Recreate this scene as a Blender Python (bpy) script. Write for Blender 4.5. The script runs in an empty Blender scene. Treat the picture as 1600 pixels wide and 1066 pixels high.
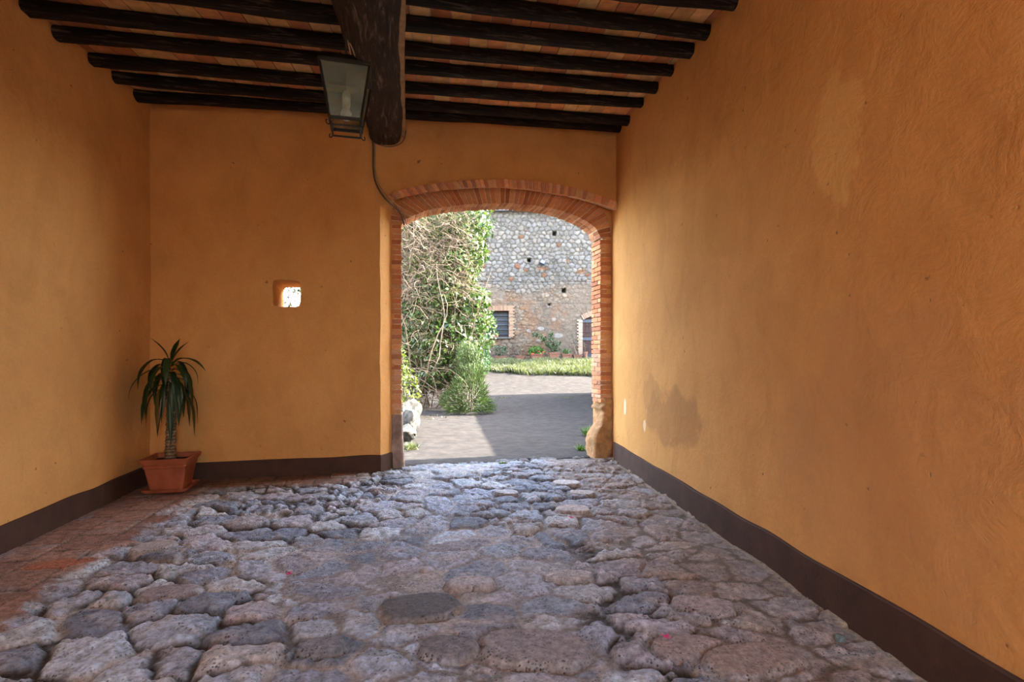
import bpy, bmesh, math, random
import numpy as np
from mathutils import Vector, Matrix
from mathutils.geometry import delaunay_2d_cdt
random.seed(7); rng = np.random.default_rng(11)
sc = bpy.context.scene
COL = sc.collection
PI = math.pi

# ---------------------------------------------------------------- camera constants (used to read measurements)
F, CX, HY, EYE = 820.0, 800.0, 560.0, 1.4
KX = .175     # scales courtyard colours down to offset the brightened sky and sun
def ray(px, py, Y): return ((px-CX)/F*Y, Y, EYE+(HY-py)/F*Y)

# ---------------------------------------------------------------- helpers
def tag(o, label=None, cat=None, group=None, kind=None):
    if label: o['label'] = label
    if cat: o['category'] = cat
    if group: o['group'] = group
    if kind: o['kind'] = kind
    return o
def empty(name, loc=(0,0,0), rz=0, label=None, cat=None, group=None):
    o = bpy.data.objects.new(name, None); COL.objects.link(o)
    o.location = loc; o.rotation_euler = (0,0,rz); o.empty_display_size = .1
    return tag(o, label, cat, group)
def mesh_obj(name, V, Fc, mat, parent=None, col=None, smooth=True, loc=None, rz=0):
    """V: (n,3) array; Fc: list of faces or (m,k) int array; col: (n,3) linear colours. V is in local space of the parent / object."""
    me = bpy.data.meshes.new(name)
    V = np.asarray(V, dtype=np.float32)
    if isinstance(Fc, np.ndarray):
        m, k = Fc.shape
        me.vertices.add(len(V)); me.vertices.foreach_set('co', V.ravel())
        me.loops.add(m*k); me.loops.foreach_set('vertex_index', Fc.astype(np.int32).ravel())
        me.polygons.add(m); me.polygons.foreach_set('loop_start', np.arange(0, m*k, k, dtype=np.int32))
        try: me.polygons.foreach_set('loop_total', np.full(m, k, dtype=np.int32))
        except Exception: pass
        me.update(calc_edges=True)
    else:
        me.from_pydata([tuple(map(float, v)) for v in V], [], [tuple(int(i) for i in f) for f in Fc]); me.update()
    me.validate()
    if smooth: me.polygons.foreach_set('use_smooth', np.ones(len(me.polygons), dtype=bool))
    if col is not None:
        a = me.color_attributes.new('Col', 'FLOAT_COLOR', 'POINT')
        c = np.ones((len(V),4), dtype=np.float32); c[:,:3] = np.clip(col,0,1)
        a.data.foreach_set('color', c.ravel())
    me.materials.append(mat)
    o = bpy.data.objects.new(name, me); COL.objects.link(o)
    if parent: o.parent = parent
    if loc is not None: o.location = loc
    if rz: o.rotation_euler = (0,0,rz)
    return o
def recenter(o, origin):
    origin = Vector(origin); o.data.transform(Matrix.Translation(-origin)); o.location = origin; return o

class MB:
    """collects shapes (with a colour each) into ONE mesh"""
    def __init__(s): s.V=[]; s.F=[]; s.C=[]
    def add(s, V, Fc, c=(.5,.5,.5)):
        n=len(s.V); s.V += [tuple(v) for v in V]; s.F += [tuple(i+n for i in f) for f in Fc]
        s.C += [c]*len(V) if not isinstance(c, np.ndarray) or c.ndim==1 else [tuple(x) for x in c]
    def box(s, c0, ax, ay, az, c=(.5,.5,.5), jit=0.0):
        """c0 centre, ax/ay/az half-extent vectors"""
        c0,ax,ay,az=map(Vector,(c0,ax,ay,az)); V=[]
        for k in (-1,1):
            for j in (-1,1):
                for i in (-1,1):
                    v=c0+ax*i+ay*j+az*k
                    if jit: v=v+Vector([random.uniform(-jit,jit) for _ in range(3)])
                    V.append(v)
        s.add(V, [(0,2,3,1),(4,5,7,6),(0,1,5,4),(2,6,7,3),(0,4,6,2),(1,3,7,5)], c)
    def tube(s, P, R, n=8, c=(.5,.5,.5), caps=True):
        P=[Vector(p) for p in P]; m=len(P)
        if not hasattr(R,'__len__'): R=[R]*m
        V=[]; up=Vector((0,0,1)); prev=None
        for i,p in enumerate(P):
            t=(P[min(i+1,m-1)]-P[max(i-1,0)]).normalized()
            if prev is None:
                a=t.cross(up if abs(t.z)<.9 else Vector((1,0,0))).normalized()
            else:
                a=(prev-t*prev.dot(t)).normalized()
            prev=a; b=t.cross(a)
            for k in range(n):
                an=2*PI*k/n; V.append(p+(a*math.cos(an)+b*math.sin(an))*R[i])
        Fc=[(i*n+k, i*n+(k+1)%n, (i+1)*n+(k+1)%n, (i+1)*n+k) for i in range(m-1) for k in range(n)]
        if caps: Fc += [tuple(range(n))[::-1], tuple((m-1)*n+k for k in range(n))]
        s.add(V,Fc,c)
    def loft(s, rings, c=(.5,.5,.5), close=True):
        n=len(rings[0]); V=[v for r in rings for v in r]; m=len(rings)
        Fc=[(i*n+k, i*n+(k+1)%n, (i+1)*n+(k+1)%n, (i+1)*n+k) for i in range(m-1) for k in range(n)]
        if close: Fc += [tuple(range(n))[::-1], tuple((m-1)*n+k for k in range(n))]
        s.add(V,Fc,c)
    def build(s, name, mat, parent=None, smooth=False, bevel=0, loc=None, rz=0):
        o=mesh_obj(name, np.array(s.V), s.F, mat, parent, np.array([tuple(c) for c in s.C]), smooth, loc, rz)
        if bevel:
            b=o.modifiers.new('b','BEVEL'); b.width=bevel; b.segments=2; b.limit_method='ANGLE'; b.angle_limit=.6
        return o

# numpy value noise
def _h(ix,iy,iz,seed):
    n=(ix.astype(np.int64)*374761393+iy.astype(np.int64)*668265263+iz.astype(np.int64)*2147483647+seed*1274126177)&0xffffffff
    n=((n^(n>>13))*1274126177)&0xffffffff; n=((n^(n>>16))*2246822519)&0xffffffff; n^=n>>15
    return n/4294967295.0
def vnoise(x,y,z=None,seed=0):
    x=np.asarray(x,float); y=np.asarray(y,float); z=np.zeros_like(x) if z is None else np.asarray(z,float)
    ix,iy,iz=np.floor(x),np.floor(y),np.floor(z); fx,fy,fz=x-ix,y-iy,z-iz
    fx,fy,fz=[f*f*(3-2*f) for f in (fx,fy,fz)]
    def L(a,b,t): return a+(b-a)*t
    def c(dx,dy,dz): return _h(ix+dx,iy+dy,iz+dz,seed)
    return L(L(L(c(0,0,0),c(1,0,0),fx),L(c(0,1,0),c(1,1,0),fx),fy),L(L(c(0,0,1),c(1,0,1),fx),L(c(0,1,1),c(1,1,1),fx),fy),fz)
def fbm(x,y,z=None,seed=0,o=4):
    t=0;a=.5;s=0
    for i in range(o):
        t=t+a*vnoise(x*2**i,y*2**i,None if z is None else z*2**i,seed+i*17); s+=a; a*=.5
    return t/s
def sst(a,b,x):
    t=np.clip((x-a)/(b-a),0,1); return t*t*(3-2*t)
def mix(a,b,t):
    a=np.asarray(a,float); b=np.asarray(b,float); t=np.asarray(t)[...,None]; return a+(b-a)*t
def grid_faces(nx,ny):
    i=np.arange(nx-1)[None,:]; j=np.arange(ny-1)[:,None]; a=(j*nx+i)
    return np.stack([a,a+1,a+nx+1,a+nx],-1).reshape(-1,4)
def voronoi(x,y,cell,jit=.8,seed=0,row_shift=False,aniso=1.0):
    """returns edge distance, id hash, seed pos for the nearest"""
    cx,cy=cell; gx=np.floor(x/cx); gy=np.floor(y/cy)
    D=[];I=[];SX=[];SY=[]
    for dj in range(-2,3):
        for di in range(-2,3):
            a=gx+di; b=gy+dj; z0=np.zeros_like(a)
            sx=(a+.5+(_h(a,b,z0,seed)-.5)*jit + (.5*(np.mod(b,2)) if row_shift else 0))*cx
            sy=(b+.5+(_h(a,b,z0,seed+1)-.5)*jit)*cy
            D.append(np.hypot((x-sx)/aniso,y-sy)); I.append(_h(a,b,z0,seed+2)); SX.append(sx); SY.append(sy)
    D=np.array(D); k=np.argmin(D,0)[None]
    f1=np.take_along_axis(D,k,0)[0]; idv=np.take_along_axis(np.array(I),k,0)[0]
    sx=np.take_along_axis(np.array(SX),k,0)[0]; sy=np.take_along_axis(np.array(SY),k,0)[0]
    np.put_along_axis(D,k,1e9,0); f2=D.min(0)
    return (f2-f1)*.5, idv, sx, sy

# ---------------------------------------------------------------- materials
def new_mat(name):
    m=bpy.data.materials.new(name); m.use_nodes=True; nt=m.node_tree; nt.nodes.clear()
    out=nt.nodes.new('ShaderNodeOutputMaterial'); b=nt.nodes.new('ShaderNodeBsdfPrincipled'); nt.links.new(b.outputs[0],out.inputs[0])
    return m,nt,b,out
def node(nt,t,**kw):
    n=nt.nodes.new(t)
    for k,v in kw.items():
        if k in n.inputs: n.inputs[k].default_value=v
        else: setattr(n,k,v)
    return n
def ramp(nt,src,stops):
    r=nt.nodes.new('ShaderNodeValToRGB'); nt.links.new(src,r.inputs[0]); e=r.color_ramp.elements
    while len(e)<len(stops): e.new(.5)
    for i,(p,c) in enumerate(stops):
        e[i].position=p; e[i].color=(*c,1) if len(c)==3 else c
    return r.outputs[0]
def mixc(nt,fac,a,b,mode='MIX'):
    m=nt.nodes.new('ShaderNodeMix'); m.data_type='RGBA'; m.blend_type=mode
    for i,s in ((0,fac),(6,a),(7,b)):
        if hasattr(s,'links') or hasattr(s,'is_linked'): nt.links.new(s,m.inputs[i])
        elif i==0: m.inputs[0].default_value=s
        else: m.inputs[i].default_value=(*s,1)
    return m.outputs[2]
def math_n(nt,op,a,b=None,clamp=False):
    m=nt.nodes.new('ShaderNodeMath'); m.operation=op; m.use_clamp=clamp
    for i,s in ((0,a),(1,b)):
        if s is None: continue
        if hasattr(s,'is_linked'): nt.links.new(s,m.inputs[i])
        else: m.inputs[i].default_value=s
    return m.outputs[0]
def noise_n(nt,vec,scale,detail=5,rough=.6,dist=0):
    n=nt.nodes.new('ShaderNodeTexNoise'); n.inputs['Scale'].default_value=scale; n.inputs['Detail'].default_value=detail
    n.inputs['Roughness'].default_value=rough; n.inputs['Distortion'].default_value=dist
    nt.links.new(vec,n.inputs['Vector']); return n.outputs['Fac']
def bump_n(nt,h,strength,dist,b,prev=None):
    n=nt.nodes.new('ShaderNodeBump'); n.inputs['Strength'].default_value=strength; n.inputs['Distance'].default_value=dist
    nt.links.new(h,n.inputs['Height'])
    if prev is not None: nt.links.new(prev,n.inputs['Normal'])
    if b is not None: nt.links.new(n.outputs[0],b.inputs['Normal'])
    return n.outputs[0]
def objvec(nt,scale=None):
    t=nt.nodes.new('ShaderNodeTexCoord'); v=t.outputs['Object']
    if scale:
        m=nt.nodes.new('ShaderNodeMapping'); m.inputs['Scale'].default_value=scale; nt.links.new(v,m.inputs['Vector']); v=m.outputs[0]
    return v
def attr_mat(name,rough=.85,var=(.7,1.25),nscale=25,bscale=60,bstr=.4,bdist=.01,scale=None,spec=.3,pits=False):
    m,nt,b,out=new_mat(name); v=objvec(nt,scale)
    a=nt.nodes.new('ShaderNodeAttribute'); a.attribute_name='Col'
    f=noise_n(nt,v,nscale,6,.65)
    r=ramp(nt,f,[(.3,(var[0],)*3),(.7,(var[1],)*3)])
    c=mixc(nt,1.0,a.outputs['Color'],r,'MULTIPLY')
    h=noise_n(nt,v,bscale,6,.7)
    if pits:
        vo=nt.nodes.new('ShaderNodeTexVoronoi'); vo.inputs['Scale'].default_value=55; nt.links.new(v,vo.inputs['Vector'])
        big=noise_n(nt,v,9,3,.5)
        d=ramp(nt,vo.outputs['Distance'],[(.12,(0,0,0)),(.34,(1,1,1))])
        k=ramp(nt,big,[(.45,(1,1,1)),(.62,(0,0,0))])   # pits only in places
        dk=mixc(nt,1.0,d,k,'LIGHTEN')
        c=mixc(nt,1.0,c,ramp(nt,dk,[(0,(.3,.28,.27)),(1,(1,1,1))]),'MULTIPLY')
        h=math_n(nt,'MULTIPLY',math_n(nt,'ADD',h,.6),dk)
    nt.links.new(c,b.inputs['Base Color']); b.inputs['Roughness'].default_value=rough
    b.inputs['Specular IOR Level'].default_value=spec
    bump_n(nt,h,bstr,bdist,b)
    return m

def plaster_mat(name, stains=None):
    m,nt,b,out=new_mat(name); v=objvec(nt)
    big=noise_n(nt,v,.8,4,.6,.4); mid=noise_n(nt,objvec(nt,(1,1,.55)),3.2,6,.65,.6); fin=noise_n(nt,v,45,5,.7)
    c=ramp(nt,big,[(.3,(.54,.275,.092)),(.5,(.60,.318,.108)),(.72,(.66,.362,.130))])
    c=mixc(nt,1.0,c,ramp(nt,mid,[(.30,(.89,.885,.88)),(.5,(1,1,1)),(.72,(1.05,1.05,1.04))]),'MULTIPLY')
    c=mixc(nt,1.0,c,ramp(nt,fin,[(.3,(.93,.93,.93)),(.7,(1.06,1.06,1.06))]),'MULTIPLY')
    # small dark pocks and scars
    pk=noise_n(nt,v,14,2,.5); pkm=ramp(nt,pk,[(.745,(0,0,0)),(.775,(1,1,1))])
    c=mixc(nt,pkm,c,(.27,.15,.06))
    sep=nt.nodes.new('ShaderNodeSeparateXYZ'); nt.links.new(v,sep.inputs[0])
    for (cy,cz,ry,rz,colr,amt,ns) in (stains or []):
        dy=math_n(nt,'DIVIDE',math_n(nt,'SUBTRACT',sep.outputs[1],cy),ry)
        dz=math_n(nt,'DIVIDE',math_n(nt,'SUBTRACT',sep.outputs[2],cz),rz)
        d=math_n(nt,'ADD',math_n(nt,'POWER',math_n(nt,'ABSOLUTE',dy),2.0),math_n(nt,'POWER',math_n(nt,'ABSOLUTE',dz),2.0))
        nn=noise_n(nt,v,ns,5,.65)
        d=math_n(nt,'ADD',d,math_n(nt,'MULTIPLY',math_n(nt,'SUBTRACT',nn,.5),2.8))
        mk=ramp(nt,d,[(.62,(1,1,1)),(.98,(0,0,0))])
        mk=math_n(nt,'MULTIPLY',mk,amt)
        c=mixc(nt,mk,c,colr)
    nt.links.new(c,b.inputs['Base Color']); b.inputs['Roughness'].default_value=.9; b.inputs['Specular IOR Level'].default_value=.15
    h1=noise_n(nt,v,5,6,.6,.5)
    n1=bump_n(nt,h1,.45,.035,None); n2=bump_n(nt,fin,.28,.008,None,n1)
    inv=ramp(nt,pk,[(.72,(1,1,1)),(.775,(0,0,0))]); bump_n(nt,inv,.5,.008,b,n2)
    return m

def wood_mat(name,c0,c1,c2,sc=(1,14,14),rough=.75,spec=.4,bs=.9):
    m,nt,b,out=new_mat(name); v=objvec(nt,sc)
    f=noise_n(nt,v,2.2,9,.72,.8); g=noise_n(nt,objvec(nt),60,4,.7)
    c=ramp(nt,f,[(.34,c0),(.54,c1),(.70,c2)])
    nt.links.new(c,b.inputs['Base Color']); b.inputs['Roughness'].default_value=rough; b.inputs['Specular IOR Level'].default_value=spec
    n1=bump_n(nt,f,bs,.03,None); bump_n(nt,g,.4,.006,b,n1)
    return m
def plain_mat(name,c,rough=.6,metal=0,spec=.5,nz=None,bump=0):
    m,nt,b,out=new_mat(name); v=objvec(nt)
    f=noise_n(nt,v,nz or 18,5,.6)
    lo=tuple(x*.72 for x in c); hi=tuple(min(1,x*1.22) for x in c)
    nt.links.new(ramp(nt,f,[(.3,lo),(.7,hi)]),b.inputs['Base Color'])
    b.inputs['Roughness'].default_value=rough; b.inputs['Metallic'].default_value=metal; b.inputs['Specular IOR Level'].default_value=spec
    if bump: bump_n(nt,noise_n(nt,v,70,5,.6),bump,.006,b)
    return m
def leaf_mat(name,rough=.45,trans=.35,spec=.5):
    m,nt,b,out=new_mat(name)
    a=nt.nodes.new('ShaderNodeAttribute'); a.attribute_name='Col'
    nt.links.new(a.outputs['Color'],b.inputs['Base Color']); b.inputs['Roughness'].default_value=rough; b.inputs['Specular IOR Level'].default_value=spec
    t=nt.nodes.new('ShaderNodeBsdfTranslucent')
    nt.links.new(mixc(nt,1.0,a.outputs['Color'],(1.3,1.35,.7),'MULTIPLY'),t.inputs['Color'])
    mx=nt.nodes.new('ShaderNodeMixShader'); mx.inputs[0].default_value=trans
    nt.links.new(b.outputs[0],mx.inputs[1]); nt.links.new(t.outputs[0],mx.inputs[2]); nt.links.new(mx.outputs[0],out.inputs[0])
    return m

M={}
M['floor']=attr_mat('cobbles',rough=.6,var=(.5,1.5),nscale=38,bscale=90,bstr=1.0,bdist=.014,spec=.5,pits=True)
M['plaster_r']=plaster_mat('ochre_plaster_right',[
    (5.3,.80,.80,.30,(.36,.19,.075),.6,3.0),(5.9,1.0,.30,.22,(.40,.21,.08),.5,4.0),
    (6.85,.78,.05,.13,(.92,.78,.60),.55,9),(6.1,.62,.05,.08,(.9,.74,.55),.5,9),
    (2.6,1.0,.9,.9,(.45,.25,.13),.28,2.0),(3.4,3.2,.7,.5,(.55,.31,.10),.25,2.2),(2.9,2.6,.22,.42,(.80,.54,.20),.35,5),(4.3,2.5,.5,.3,(.52,.28,.08),.3,3)])
M['plaster_l']=plaster_mat('ochre_plaster_left')
M['plaster_b']=plaster_mat('ochre_plaster_back')
M['skirt']=plain_mat('brown_painted_band',(.058,.027,.018),.75,0,.3,6,.5)
M['joist']=wood_mat('tarred_joist_wood',(.003,.002,.001),(.008,.005,.003),(.13,.105,.085),(1.2,16,16),.7,.2)
M['beam']=wood_mat('weathered_beam_wood',(.010,.007,.004),(.036,.025,.017),(.26,.21,.165),(1,11,11),.75,.35,1.0)
M['tile']=attr_mat('ceiling_terracotta',.85,(.75,1.25),12,40,.3,.006)
M['brick']=attr_mat('arch_brick',.9,(.82,1.18),30,70,.6,.008)
M['stone']=attr_mat('rough_stone',.9,(.7,1.25),14,30,.9,.03)
M['facade']=attr_mat('rubble_facade',.92,(.72,1.25),9,22,.8,.05)
M['iron']=plain_mat('black_iron',(.02,.02,.02),.5,.6,.5,20,.4)
M['cable']=plain_mat('grey_cable',(.10,.075,.06),.5)
M['pale_cable']=plain_mat('pale_cable',(.34,.27,.17),.5)
M['terracotta']=plain_mat('terracotta_plastic',(.31,.085,.038),.55,0,.4,8,.1)
M['terra_far']=plain_mat('terracotta',(.15,.062,.035),.8)
M['soil']=plain_mat('soil',(.03,.02,.013),.95,0,.2,60,.9)
M['leaf']=leaf_mat('leaf'); M['gloss_leaf']=leaf_mat('glossy_leaf',.42,.2,.4)
M['bark']=attr_mat('bark',.9,(.6,1.4),40,60,.9,.01)
M['twig']=attr_mat('twig',.8,(.8,1.2),10,20,.2,.005)
M['mortar']=plain_mat('mortar',(.62,.47,.33),.95,0,.2,20,.6)
M['darkwood']=wood_mat('brown_door_wood',(.022,.010,.008),(.038,.017,.013),(.055,.027,.02),(6,6,1))
M['hinge']=plain_mat('grey_iron_strap',(.045,.058,.075),.5,.3)
M['gutter']=plain_mat('zinc_gutter',(.12,.125,.135),.5,.2)
M['blackhole']=plain_mat('dark_pane',(.015,.016,.022),.4)  # window pane near black, the dark room behind put into its colour
M['petal']=plain_mat('pink_petal',(.75,.05,.28),.5)
def glass_mat():
    m,nt,b,out=new_mat('dusty_glass'); v=objvec(nt); f=noise_n(nt,v,9,5,.6)
    b.inputs['Base Color'].default_value=(.15,.20,.16,1); b.inputs['Roughness'].default_value=.35
    tr=nt.nodes.new('ShaderNodeBsdfTransparent'); tr.inputs[0].default_value=(.93,.96,.94,1)
    mx=nt.nodes.new('ShaderNodeMixShader'); nt.links.new(ramp(nt,f,[(.32,(.12,)*3),(.7,(.50,)*3)]),mx.inputs[0])
    nt.links.new(tr.outputs[0],mx.inputs[1]); nt.links.new(b.outputs[0],mx.inputs[2]); nt.links.new(mx.outputs[0],out.inputs[0]); return m
M['glass']=glass_mat()
M['bulb']=plain_mat('white_bulb',(.85,.86,.80),.25)
M['bulbglass']=plain_mat('bulb_holder',(.62,.68,.58),.3)

# ---------------------------------------------------------------- plan of the passage
P0=Vector((-4.06,5.89,0)); TH=math.atan2(.2397,.9709)
DU=Vector((math.cos(TH),math.sin(TH),0)); NW=Vector((-math.sin(TH),math.cos(TH),0))
def wp(u,w,z): return P0+DU*u+NW*w+Vector((0,0,z))
def wallpt(px,py,w):
    a=(px-CX)/F; b0=P0+NW*w
    u=(a*b0.y-b0.x)/(DU.x-a*DU.y); p=b0+DU*u
    return (u, EYE+(HY-py)/F*p.y)
def XL(Y): return -4.06-.194*(Y-5.89)
def XR(Y): return 1.436-.0804*(Y-7.36)
def YB(X): return 5.89+.2469*(X+4.06)

# ---------------------------------------------------------------- camera
cam=bpy.data.cameras.new('camera'); co=bpy.data.objects.new('camera',cam); COL.objects.link(co)
co.location=(0,0,EYE); co.rotation_euler=(PI/2,0,0)
cam.sensor_width=36; cam.lens=36*F/1600; cam.shift_y=(HY-533)/1600; cam.clip_start=.05; cam.clip_end=300
sc.camera=co

# ---------------------------------------------------------------- FLOOR of the passage: cobbles, a border of red tiles, dirt
def ground(Y):
    return np.interp(Y,[-30,7.6,9.5,12,15,17,20,22,24,27],[0,0,.015,.06,.17,.30,.74,1.10,1.40,1.75])
def build_floor():
    xs=np.arange(-4.35,2.45,.0125)
    ys=np.concatenate([np.arange(-3.2,1.9,.06),np.arange(1.9,7.9,.0125)])
    X,Y=np.meshgrid(xs,ys); x=X.ravel(); y=Y.ravel()
    wx=x+(fbm(x*3,y*3,seed=1)-.5)*.16+(fbm(x*11,y*11,seed=2)-.5)*.05; wy=y+(fbm(x*3,y*3,seed=3)-.5)*.16+(fbm(x*11,y*11,seed=4)-.5)*.05
    # stone size grows to the front and middle
    e,idv,sx,sy=voronoi(wx,wy,(.33,.26),.95,seed=5,row_shift=True,aniso=1.18)
    # far rows are smaller, a second finer pattern joins some cells
    e2,id2,sx2,sy2=voronoi(wx*1.0+3,wy,(.19,.17),.9,seed=9,row_shift=True)
    fine=(vnoise(sx*1.3,sy*1.3,seed=12)*.55+_h(np.floor(sx*50),np.floor(sy*50),np.zeros_like(sx),3)*.45+sst(4.2,6.8,sy)*.18)>.72
    e=np.where(fine,np.minimum(e,e2),e); idv=np.where(fine,id2,idv); sx=np.where(fine,sx2-3,sx); sy=np.where(fine,sy2,sy)
    r1=idv; z0=np.zeros_like(idv); q=np.floor(idv*99991)
    r2=_h(q,z0,z0,21); r3=_h(q,z0+1,z0,22); r4=_h(q,z0+2,z0,23)
    n1=fbm(x*7,y*7,seed=30); n2=fbm(x*22,y*22,seed=31); n3=fbm(x*1.6,y*1.6,seed=32,o=3)
    er=e+(n2-.5)*.030
    dome=.82*sst(.002,.030,er)+.18*sst(.02,.10,er)
    # worn and mortar filled areas: middle track
    worn=.62*sst(.58,.76,fbm(x*1.1+.35*y,y*.55,seed=40,o=3)+.09*np.exp(-((x+.45)/.8)**2)-.01)
    dR=XR(y)-x; dL=x-XL(y); dB=(YB(x)-y)*.971
    dirt=sst(1.35,.30,dR+(n3-.5)*1.2)
    H=.040*(1-.5*worn)*(1-.35*dirt)
    h=H*dome+ (n2-.5)*.018*dome+ (r3-.5)*.030*dome*(1-.4*worn) + dome*((x-sx)*(r2-.5)+(y-sy)*(r4-.6))*.11*(1-.5*worn) + (n1-.5)*.024+(n2-.5)*.016
    # joint filling
    h=np.maximum(h, -.004+.030*worn+(n1-.5)*.02+.018*dirt)
    # colours
    pal=np.array([(.40,.45,.53),(.33,.355,.43),(.48,.53,.60),(.41,.385,.42),(.27,.30,.37),(.46,.46,.48),(.39,.41,.47),(.21,.24,.30),(.57,.60,.63)])
    cs=pal[(r1*len(pal)).astype(int)%len(pal)]*(.82+.4*r4)[:,None]
    n4=fbm(x*48,y*48,seed=36,o=3); cs=cs*np.array((.90,1,1.10))*(.25+1.0*n2+.5*n4)[:,None]
    cs=mix(cs,(.50,.50,.52),sst(.50,.78,n1)*.55)
    joint=mix(mix((.045,.036,.030),(.50,.49,.48),sst(.60,.68,fbm(x*2.1,y*2.1,seed=47,o=3)+.05*np.exp(-((x+.6)/.8)**2))*.9),(.46,.45,.46),worn*.95)
    joint=joint*(.65+.7*n2)[:,None]
    c=mix(joint,cs,sst(.003,.026,er))
    c=mix(c,np.array((.30,.215,.155))*(.4+1.2*n2)[:,None],dirt*(.55+.4*n1)); 
    c=mix(c,(.10,.075,.055),dirt*sst(.020,.0,er)*.8)
    # one large smooth slate slab and a few large flat stones in the near middle
    def slab(px,py,rx,ry,rot,colr,hh,amt=1):
        nonlocal h,c
        Yc=F*EYE/(py-HY); Xc=(px-CX)/F*Yc
        dx=(x-Xc)*math.cos(rot)+(y-Yc)*math.sin(rot); dy=-(x-Xc)*math.sin(rot)+(y-Yc)*math.cos(rot)
        d=(np.abs(dx/rx)**2.6+np.abs(dy/ry)**2.6)**(1/2.6)+(n1-.5)*.35
        k=sst(1.0,.82,d); ring=sst(1.18,1.02,d)*(1-k)
        h=h*(1-np.maximum(k,ring))+k*(hh+(n1-.5)*.012)+ring*.004
        cc=np.asarray(colr)*(.75+.5*n2)[:,None]
        c=mix(c,cc,k*amt); c=mix(c,(.30,.28,.26),ring*.6)
    for s in [(655,945,.235,.16,.3,(.105,.11,.125),.040),(735,912,.16,.10,.1,(.46,.46,.50),.052),(835,1010,.30,.18,-.1,(.30,.29,.33),.045),
              (1080,1010,.22,.12,0,(.36,.31,.31),.040),(1100,945,.19,.10,-.2,(.38,.34,.36),.050),(1180,1025,.26,.13,.2,(.33,.27,.25),.040),
              (265,925,.17,.10,.2,(.33,.31,.36),.048),(890,900,.17,.08,0,(.52,.52,.56),.05),(1320,960,.14,.09,.1,(.30,.24,.2),.03),
              (500,1010,.12,.08,.2,(.22,.24,.29),.05),(700,1010,.15,.10,-.2,(.20,.205,.24),.045),(240,855,.16,.12,.6,(.42,.40,.42),.05),
              (885,755,.17,.13,0,(.58,.57,.58),.05),(790,770,.14,.1,0,(.50,.50,.54),.05),(910,770,.15,.1,0,(.5,.48,.47),.045),(895,796,.17,.14,0,(.55,.50,.48),.05)]:
        slab(*s)
    # border of square red tiles along the left wall and under the left part of the back wall
    s_=(y-5.89)*.982-.19*(x+4.06); t_=dL*.982
    tb=sst(.80,.70,t_+(n1-.5)*.40); tb2=sst(.55,.42,dB+(n1-.5)*.30)*sst(-1.4,-2.1,x)
    def tiles(a,b,wa,wb):
        row=np.floor(b/wb); aa=a+.5*wa*np.mod(row,2)
        fa=np.abs(np.mod(aa/wa,1)-.5)*wa; fb=np.abs(np.mod(b/wb,1)-.5)*wb
        ed=np.minimum(wa/2-fa,wb/2-fb); return ed,_h(np.floor(aa/wa),row,np.zeros_like(a),77)
    ed1,i1=tiles(s_,t_,.34,.30); ed2,i2=tiles(x*.97+y*.24,dB,.30,.27)
    for ed,ii,k in ((ed2,i2,tb2),(ed1,i1,tb)):
        ed=ed+(n2-.5)*.012
        tc=mix((.24,.13,.10),(.36,.23,.19),ii)*(.5+1.0*n2)[:,None]
        tc=mix(tc,(.31,.30,.33),sst(.52,.72,n1)*.55)
        tc=mix((.12,.10,.085),tc,sst(.003,.012,ed))
        h=h*(1-k)+k*(.028+(ii-.5)*.008+sst(0,.014,ed)*.016+(n2-.5)*.008); c=mix(c,tc,k)
    # orange-red broken tile
    Yc=F*EYE/(882-HY); Xc=(95-CX)/F*Yc
    bl=sst(1,.7,np.hypot((x-Xc)/.22,(y-Yc-.3*(x-Xc))/.10)+(n1-.5)*1.0)
    c=mix(c,(.42,.12,.05),bl*.75); h=h-bl*.008
    # light mortar line along right wall
    c=mix(c,(.46,.37,.26),sst(.05,.015,np.abs(dR-.03+(n2-.5)*.05))*.7)
    h=h-.036
    c=c*mix(np.ones(3),(.66,.62,.57),sst(-1.3,-.2,y-YB(x)))  # floor colour darkened towards the threshold to tone down the daylight there
    c=mix(c,c*.42,sst(.22,.36,y-YB(x))*sst(-1.6,-1.4,x))  # outer floor edge coloured darker to offset the sun falling on it
    h=np.where(y>7.5,h-.012*sst(7.4,7.9,y),h)
    V=np.stack([x,y,h],-1); Fc=grid_faces(len(xs),len(ys))
    keep=(x>XL(y)-.25)&(x<XR(y)+.25)&((y<YB(x)+.40))
    fk=keep[Fc].all(1); Fc=Fc[fk]
    used=np.zeros(len(V),bool); used[Fc.ravel()]=True; idx=np.cumsum(used)-1
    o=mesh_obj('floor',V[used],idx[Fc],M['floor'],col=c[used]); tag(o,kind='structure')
build_floor()

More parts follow.
